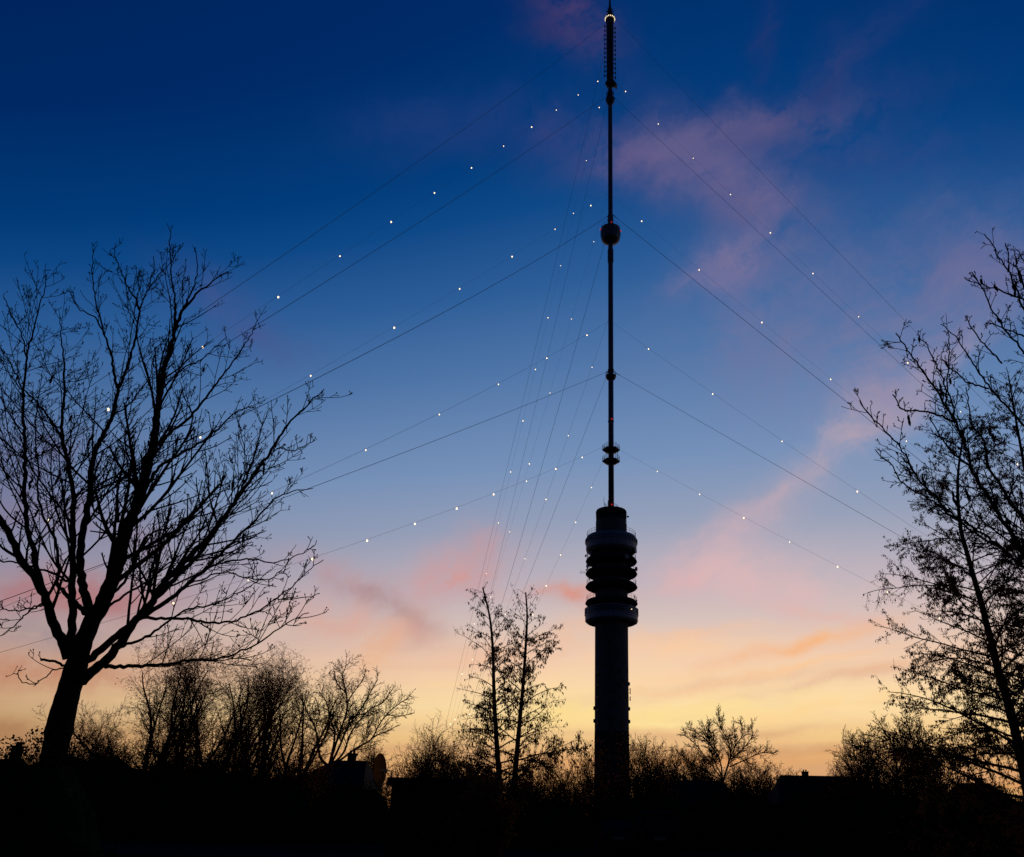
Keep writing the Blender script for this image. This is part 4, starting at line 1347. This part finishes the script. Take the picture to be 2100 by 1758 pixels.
# thickets along the gardens, each its own clump
for (x, Y, yt, w, sd, kd, lb) in (
        (150, 62, 1452, 130, 60, 'thicket', 'twiggy thicket seen on both sides of the leaning left trunk'),
        (60, 70, 1490, 130, 61, 'thicket', 'low twiggy thicket in the lower left corner beside the chimney'),
        (215, 66, 1505, 120, 62, 'thicket', 'low thicket in the gap between the leaning trunk and the willows'),
        (330, 56, 1530, 160, 63, 'leafy', 'dark leafy shrub under the first curly willow'),
        (440, 58, 1545, 140, 64, 'leafy', 'dark leafy shrub under the middle of the curly willows'),
        (545, 60, 1540, 130, 65, 'thicket', 'russet thicket under the right side of the curly willows'),
        (625, 64, 1545, 90, 66, 'thicket', 'russet thicket between the willows and the chimneyed house'),
        (740, 120, 1528, 110, 67, 'thicket', 'thin thicket just above the ridge of the chimneyed house'),
        (835, 52, 1505, 90, 68, 'thicket', 'upright thicket right beside the satellite dish'),
        (885, 56, 1478, 90, 69, 'thicket', 'tall thin thicket rising above the garage roof'),
        (930, 54, 1515, 90, 70, 'leafy', 'dense rounded shrub at the right end of the garage roof'),
        (985, 52, 1568, 80, 71, 'leafy', 'dark shrub at the foot of the left twin alder'),
        (1060, 54, 1582, 110, 72, 'leafy', 'dark shrub between the trunks of the twin alders'),
        (1115, 56, 1540, 90, 73, 'thicket', 'russet thicket right of the twin alder trunks'),
        (1160, 60, 1568, 80, 74, 'thicket', 'low sparse thicket in the bright gap left of the tower'),
        (1212, 66, 1520, 60, 75, 'thicket', 'narrow thicket touching the left foot of the concrete tower'),
        (1318, 105, 1502, 95, 76, 'thicket', 'bushy thicket touching the right foot of the concrete tower'),
        (1385, 150, 1540, 110, 77, 'thicket', 'red-lit thicket above the first low roof right of the tower'),
        (1440, 155, 1548, 110, 78, 'thicket', 'low thicket left of the rounded bare tree'),
        (1540, 155, 1552, 110, 79, 'thicket', 'low thicket at the foot of the rounded bare tree'),
        (1600, 160, 1570, 100, 80, 'thicket', 'lowest thicket sloping down to the left end of the wide roof'),
        (1740, 150, 1568, 80, 81, 'thicket', 'low thicket at the right end of the wide roof'),
        (1800, 108, 1518, 130, 82, 'thicket', 'russet thicket under the bare trees above the right rooftops'),
        (1885, 109, 1500, 150, 83, 'thicket', 'russet rounded thicket left of the small far-right chimney'),
        (1960, 96, 1585, 100, 84, 'leafy', 'low dark shrub beside the small far-right chimney'),
        (990, 28.8, 1592, 95, 86, 'leafy', 'dark low shrub against the right end of the garage'),
        (2060, 60, 1610, 120, 85, 'leafy', 'low leafy shrub behind the foot of the leaning alder')):
    far_tree('shrub', lb, x, Y, yt, w, sd, kd, 'shrubs and thickets along the gardens', 'shrub')


# ================================================================== HOUSES
def house(label, x0, x1, yr, Y, chim=None, hip=(0.0, 0.0), depth=8.0, eaves=.5, kind='ridge', wall=BRICK):
    """house with its ridge seen from x0 to x1 at picture row yr; hip = how far each roof end slopes out"""
    A = P(x0, yr, Y)
    B = P(x1, yr, Y)
    zr = (A[2] + B[2]) / 2
    xa, xb = A[0], B[0]
    cx = (xa + xb) / 2
    ze = zr * eaves
    base = np.array([cx, Y, 0])
    root = thing('house', label, 'house', base, 'houses beyond the hedges')
    xa -= cx
    xb -= cx
    d = depth / 2
    ha, hb = hip
    b = MB()
    wl, wr = xa - ha + .35, xb + hb - .35
    b.box(((wl + wr) / 2, 0, ze / 2), (wr - wl, depth - .8, ze))
    if ha < .3:
        b.add([(wl + .003, -d + .4, ze), (wl + .003, d - .4, ze), (wl + .003, 0, zr - .25)], [(0, 1, 2)])
    if hb < .3:
        b.add([(wr - .003, -d + .4, ze), (wr - .003, d - .4, ze), (wr - .003, 0, zr - .25)], [(0, 1, 2)])
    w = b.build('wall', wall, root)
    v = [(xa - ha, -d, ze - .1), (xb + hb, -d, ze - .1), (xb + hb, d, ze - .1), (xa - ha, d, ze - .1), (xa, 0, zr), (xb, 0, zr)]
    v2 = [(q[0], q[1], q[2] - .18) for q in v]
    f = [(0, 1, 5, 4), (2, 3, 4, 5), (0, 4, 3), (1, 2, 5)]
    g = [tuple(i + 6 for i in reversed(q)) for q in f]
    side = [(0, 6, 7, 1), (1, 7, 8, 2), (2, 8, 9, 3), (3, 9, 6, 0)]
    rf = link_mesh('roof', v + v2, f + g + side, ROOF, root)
    if chim:
        for cxp, top, wpx in chim:
            q = P(cxp, top, Y)
            cw = wpx * Y / 1820.0
            b = MB()
            xx = q[0] - cx
            b.box((xx, .1, (q[2] + zr - 1.0) / 2), (cw, .7, q[2] - zr + 1.0))
            b.box((xx, .1, q[2] + .05), (cw + .16, .86, .12))
            for s in (-.22, .22):
                b.bar((xx + s * cw, .1, q[2] + .1), (xx + s * cw, .1, q[2] + .38), .11, 8)
            b.build('chimney', BRICK, rf)
    n = max(2, int((wr - wl) / 2.6))
    for k in range(n):
        xx = wl + (wr - wl) * (k + .5) / n
        if k == n // 2:
            b = MB()
            b.box((xx, -d + .4 - .03, 1.03), (.95, .08, 2.06))
            dr = b.build('door', TIMBER, root)
            b = MB()
            b.bar((xx + .36, -d + .33, 1.05), (xx + .36, -d + .25, 1.05), .03, 6)
            b.build('handle', CHROME, dr)
            continue
        b = MB()
        zz = min(1.55, ze * .55)
        for (ox, oz, sx, sz) in ((0, .6, 1.3, .08), (0, -.6, 1.3, .08), (-.62, 0, .08, 1.12), (.62, 0, .08, 1.12), (0, 0, .06, 1.12)):
            b.box((xx + ox, -d + .4 - .03, zz + oz), (sx, .09, sz))
        wn = b.build('window', FRAME, root)
        b = MB()
        b.box((xx, -d + .4 - .012, zz), (1.18, .03, 1.12))
        b.build('pane', GLASS, wn)
    return root


house('dark hip-roofed house with a square chimney, just left of the satellite dish', 686, 752, 1560, 80, [(722, 1548, 15)], (3.2, .9), 8, .62)
house('low dark house with a chimney at the left edge of the photo', -60, 48, 1556, 62, [(35, 1533, 14)], (1, .9), 8, .5)
house('low dark house just right of the tower foot, chimney at its left end', 1335, 1480, 1600, 128, [(1357, 1591, 13)], (.1, 2.2), 9, .5)
house('wide dark roofed house with one chimney, right of the rounded bare tree', 1600, 1743, 1591, 130, [(1651, 1584, 12)], (1.6, 3.2), 9, .5)
house('small dark house with a low chimney beside the leaning alder trunk', 1965, 2030, 1606, 110, [(2006, 1597, 12)], (2, 2), 8, .55)

# garage with the flat roof, and the dish beside it
gY = 30.0
ga, gb = P(797, 1595, gY), P(958, 1603, gY)
gz = (ga[2] + gb[2]) / 2
gcx = (ga[0] + gb[0]) / 2
gw = gb[0] - ga[0]
gar = thing('garage', 'low flat-roofed garage beside the satellite dish', 'garage', (gcx, gY + 2.8, 0))
b = MB()
b.box((0, 0, (gz - .22) / 2), (gw - .24, 5.4, gz - .22))
b.build('wall', BRICK, gar)
b = MB()
b.box((0, 0, gz - .12), (gw, 5.7, .2))
b.box((0, -2.87, gz - .08), (gw + .06, .04, .26))
b.build('roof', FELT, gar)
b = MB()
b.box((0, -2.72, 1.05), (gw - .7, .05, 2.1))
for k in range(9):
    b.box(((k - 4) * (gw - .7) / 9, -2.755, 1.05), (.05, .03, 2.04))
gd = b.build('door', TIMBER, gar)
b = MB()
b.bar((0, -2.76, .95), (0, -2.84, .95), .04, 8)
b.build('handle', CHROME, gd)

dY = 29.3
dc = P(781, 1578, dY)
rD = 27.5 * dY * 1.02 / FOC
dish = thing('satellite_dish', 'brownish oval satellite dish on a bracket at the left end of the garage roof', 'satellite dish', (dc[0] - .12, dY + .1, dc[2] - .8))
view = Vector((dc[0], dc[1], dc[2] - 1.6)).normalized()
sidev = Vector((0, 0, 1)).cross(view).normalized() * -1
sidev = Vector((view.y, -view.x, 0)).normalized()
nrm = (sidev * math.cos(math.radians(25)) - view * math.sin(math.radians(25)) + Vector((0, 0, .10))).normalized()
rot = Vector((0, 0, 1)).rotation_difference(nrm).to_matrix()
pf = [(rD * k / 9, .15 * rD * (k / 9) ** 2) for k in range(10)]
b = MB()
b.lathe(pf + [(rD * 1.012, .15 * rD + .004), (rD * 1.0, .15 * rD - .022)] + [(rD * k / 9, .15 * rD * (k / 9) ** 2 - .022) for k in range(8, -1, -1)], 48)
off = Vector(dc) - Vector(dish.location)
b.v = [tuple(rot @ Vector(q) + off - nrm * .1) for q in b.v]
b.build('reflector', DISH, dish, True)
b = MB()
foot = off - nrm * .1 - rot @ Vector((0, 0, .04))
wallx = gcx - gw / 2 + .13 - dish.location.x
arm = Vector((wallx - .06, gY + .12 - dish.location.y, foot.z - .35 - .0))
b.bar((wallx + .02, arm.y, arm.z), tuple(arm), .022, 8)
b.bar(tuple(arm), (arm.x, arm.y, foot.z), .022, 8)
b.bar((arm.x, arm.y, foot.z), tuple(foot), .02, 6)
b.build('bracket', DSTEEL, dish)
b = MB()
tip = off + nrm * rD * .30 - Vector((0, 0, rD * .25))
b.bar(off - nrm * .1 - Vector((0, 0, rD * .93)) + nrm * .2 * rD, tip, .010, 6)
b.bar(tip, tip - nrm * .10, .025, 8)
b.build('feed_arm', DSTEEL, dish)


# ================================================================== HEDGES
def hedge(label, xa, xb, Y, h, seed, th=1.3, spray=.8, leaf=.08):
    rng = random.Random(seed)
    A, B = G(xa, Y), G(xb, Y)
    L = B[0] - A[0]
    c = (A + B) / 2
    root = thing('hedge', label, 'hedge', c, 'garden hedges across the foreground')
    nx, nz = max(8, int(L / .5)), 6
    ph = [rng.uniform(0, 6.28) for _ in range(4)]
    top = lambda x: h * (1 + .05 * math.sin(x * .9 + ph[0]) + .04 * math.sin(x * 2.3 + ph[1]) + .03 * math.sin(x * 5.1 + ph[2]))
    v, f = [], []
    ring = [(-.5, 0), (-.55, .5), (-.48, .85), (-.25, 1), (.25, 1), (.48, .85), (.55, .5), (.5, 0)]
    for i in range(nx + 1):
        x = -L / 2 + L * i / nx
        e = min(1.0, .25 + (L / 2 - abs(x)) / 1.2)
        e = math.sin(e * math.pi / 2)
        hh = top(x) * .87 * e
        for (yy, zz) in ring:
            v.append((x + rng.uniform(-.08, .08), yy * th * e + rng.uniform(-.06, .06), zz * hh))
    k = len(ring)
    for i in range(nx):
        for j in range(k - 1):
            f.append((i * k + j, i * k + j + 1, (i + 1) * k + j + 1, (i + 1) * k + j))
    f += [tuple(range(k)), tuple(nx * k + j for j in range(k - 1, -1, -1))]
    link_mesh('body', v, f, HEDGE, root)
    pts = []
    for _ in range(int(L * 420 * (.08 / leaf) ** 2)):
        x = rng.uniform(-L / 2, L / 2)
        hh = top(x) * math.sin(min(1.0, .25 + (L / 2 - abs(x)) / 1.2) * math.pi / 2)
        if rng.random() < .5:
            pts.append((x, rng.uniform(-.5, .5) * th, hh * rng.uniform(.84, 1.03)))
        else:
            pts.append((x, -.56 * th * rng.uniform(.85, 1.05), hh * rng.uniform(.02, 1)))
    tws = []
    for _ in range(int(L * 26)):
        x = rng.uniform(-L / 2, L / 2)
        en = math.sin(min(1.0, .25 + (L / 2 - abs(x)) / 1.2) * math.pi / 2)
        tws.append(shoot(rng, (x, rng.uniform(-.4, .4) * th, top(x) * .86 * en), norm((rng.uniform(-.3, .3), 0, 1)), rng.uniform(.25, 1) * spray, .007, .004, 3, .2, .1))
        for q in tws[-1][0][1:]:
            pts.append(q)
    leaves('leaves', pts, HEDGE, root, (0, 0, 0), rng, leaf, .6, .1)
    tubes('sprays', tws, TWIG, root, (0, 0, 0), 3)
    return root


hedge('dark hedge at the far left, behind the leaning trunk', -120, 300, 44, 4.1, 91)
hedge('nearest dark hedge, hiding the foot of the leaning trunk in the lower left corner', -300, 250, 11.0, 2.16, 90, 1.0, .22, .045)
hedge('dark hedge below the curly willows', 300, 640, 43.5, 3.3, 92)
hedge('dark hedge in front of the chimneyed house, left of the garage', 640, 805, 43, 2.9, 93)
hedge('dark hedge at the feet of the twin alders', 950, 1210, 42, 2.55, 94)
hedge('dark hedge in front of the tower foot, behind the parked van', 1200, 1420, 42.3, 2.75, 95)
hedge('dark hedge below the rounded bare tree', 1418, 1600, 42.6, 2.75, 96)
hedge('dark hedge below the wide single-chimney roof', 1596, 1800, 42.2, 2.8, 97)
hedge('dark hedge at the far right, below the leaning alder', 1796, 2240, 42.5, 2.9, 98)


# ================================================================== PARKED VAN AND CAR
def vehicle(name, label, cat, x, Y, Hh, Wc, Lc, van):
    c = G(x, Y)
    root = thing(name, label, cat, c)
    # body section profile along the length (y), rear end towards the camera
    if van:
        sec = [(-Lc / 2, .45, .95), (-Lc / 2 + .08, .35, Hh * .96), (-Lc / 2 + .5, .3, Hh), (Lc * .12, .3, Hh), (Lc * .30, .3, Hh * .62), (Lc / 2 - .1, .32, Hh * .52), (Lc / 2, .45, Hh * .42)]
    else:
        sec = [(-Lc / 2, .45, .85), (-Lc / 2 + .15, .35, Hh * .66), (-Lc * .26, .3, Hh * .97), (-Lc * .05, .3, Hh), (Lc * .12, .3, Hh * .93), (Lc * .28, .3, Hh * .62), (Lc / 2 - .1, .32, Hh * .55), (Lc / 2, .45, Hh * .45)]
    v, f = [], []
    for (yy, zl, zh) in sec:
        waist = zl + (zh - zl) * .55 if zh > Hh * .7 else zh - .05
        w = Wc / 2
        tu = w * (.86 if zh > Hh * .7 else .95)
        for (xx, zz) in ((-w * .94, zl), (-w, zl + .2), (-w, waist), (-tu, zh - .06), (-tu * .85, zh), (tu * .85, zh), (tu, zh - .06), (w, waist), (w, zl + .2), (w * .94, zl)):
            v.append((xx, yy, zz))
    k = 10
    for i in range(len(sec) - 1):
        for j in range(k):
            f.append((i * k + j, i * k + (j + 1) % k, (i + 1) * k + (j + 1) % k, (i + 1) * k + j))
    f += [tuple(range(k - 1, -1, -1)), tuple((len(sec) - 1) * k + j for j in range(k))]
    bd = link_mesh('body', v, f, CARPAINT, root)
    bv = bd.modifiers.new('bevel', 'BEVEL')
    bv.width = .04
    bv.segments = 2
    # rear window on the tail, side windows, windscreen
    yr = -Lc / 2
    b = MB()
    if van:
        b.box((0, yr + .035, Hh * .73), (Wc * .70, .03, Hh * .26), Matrix.Rotation(math.radians(-3), 3, 'X'))
    else:
        b.box((0, yr + Lc * .13, Hh * .83), (Wc * .64, .03, Hh * .42), Matrix.Rotation(math.radians(-34), 3, 'X'))
    b.build('rear_window', GLASS, root)
    for s in (-1, 1):
        b = MB()
        b.box((s * Wc * .462, -Lc * .1, Hh * .76), (.02, Lc * .42, Hh * .2), Matrix.Rotation(math.radians(-s * 10), 3, 'Y'))
        b.build('side_window', GLASS, root)
        b = MB()
        b.box((s * Wc * .43, yr - .005, .92), (.16, .07, .34))
        b.build('tail_lamp', REDLENS, root)
        b = MB()
        b.box((s * (Wc / 2 + .1), Lc * .22, Hh * .62), (.18, .1, .14))
        b.build('wing_mirror', CARPAINT, root)
        for yy in (-Lc * .31, Lc * .31):
            b = MB()
            b.bar((s * (Wc / 2 - .2), yy, .32), (s * (Wc / 2 + .01), yy, .32), .32, 20)
            wl = b.build('wheel', TYRE, root)
            b = MB()
            b.bar((s * (Wc / 2), yy, .32), (s * (Wc / 2 + .025), yy, .32), .19, 14)
            b.build('rim', CHROME, wl)
    b = MB()
    b.box((0, yr - .05, .46), (Wc * .94, .14, .2))
    b.build('bumper', TYRE, root)
    b = MB()
    b.box((0, yr - .02, .78), (.52, .03, .12))
    b.build('number_plate', SIGNW, root)
    b = MB()
    b.box((0, yr + (.07 if van else Lc * .2), Hh * (.95 if van else 1.0)), (.5, .06, .05))
    b.build('brake_lamp', REDLENS, root)
    return root


vehicle('parked_van', 'dark parked van seen from behind, right of the tower foot', 'van', 1342, 38.4, 1.80, 1.62, 4.2, True)
vehicle('parked_car', 'almost black parked car seen from behind, left of the dim van', 'car', 1262, 38.4, 1.42, 1.6, 4.0, False)
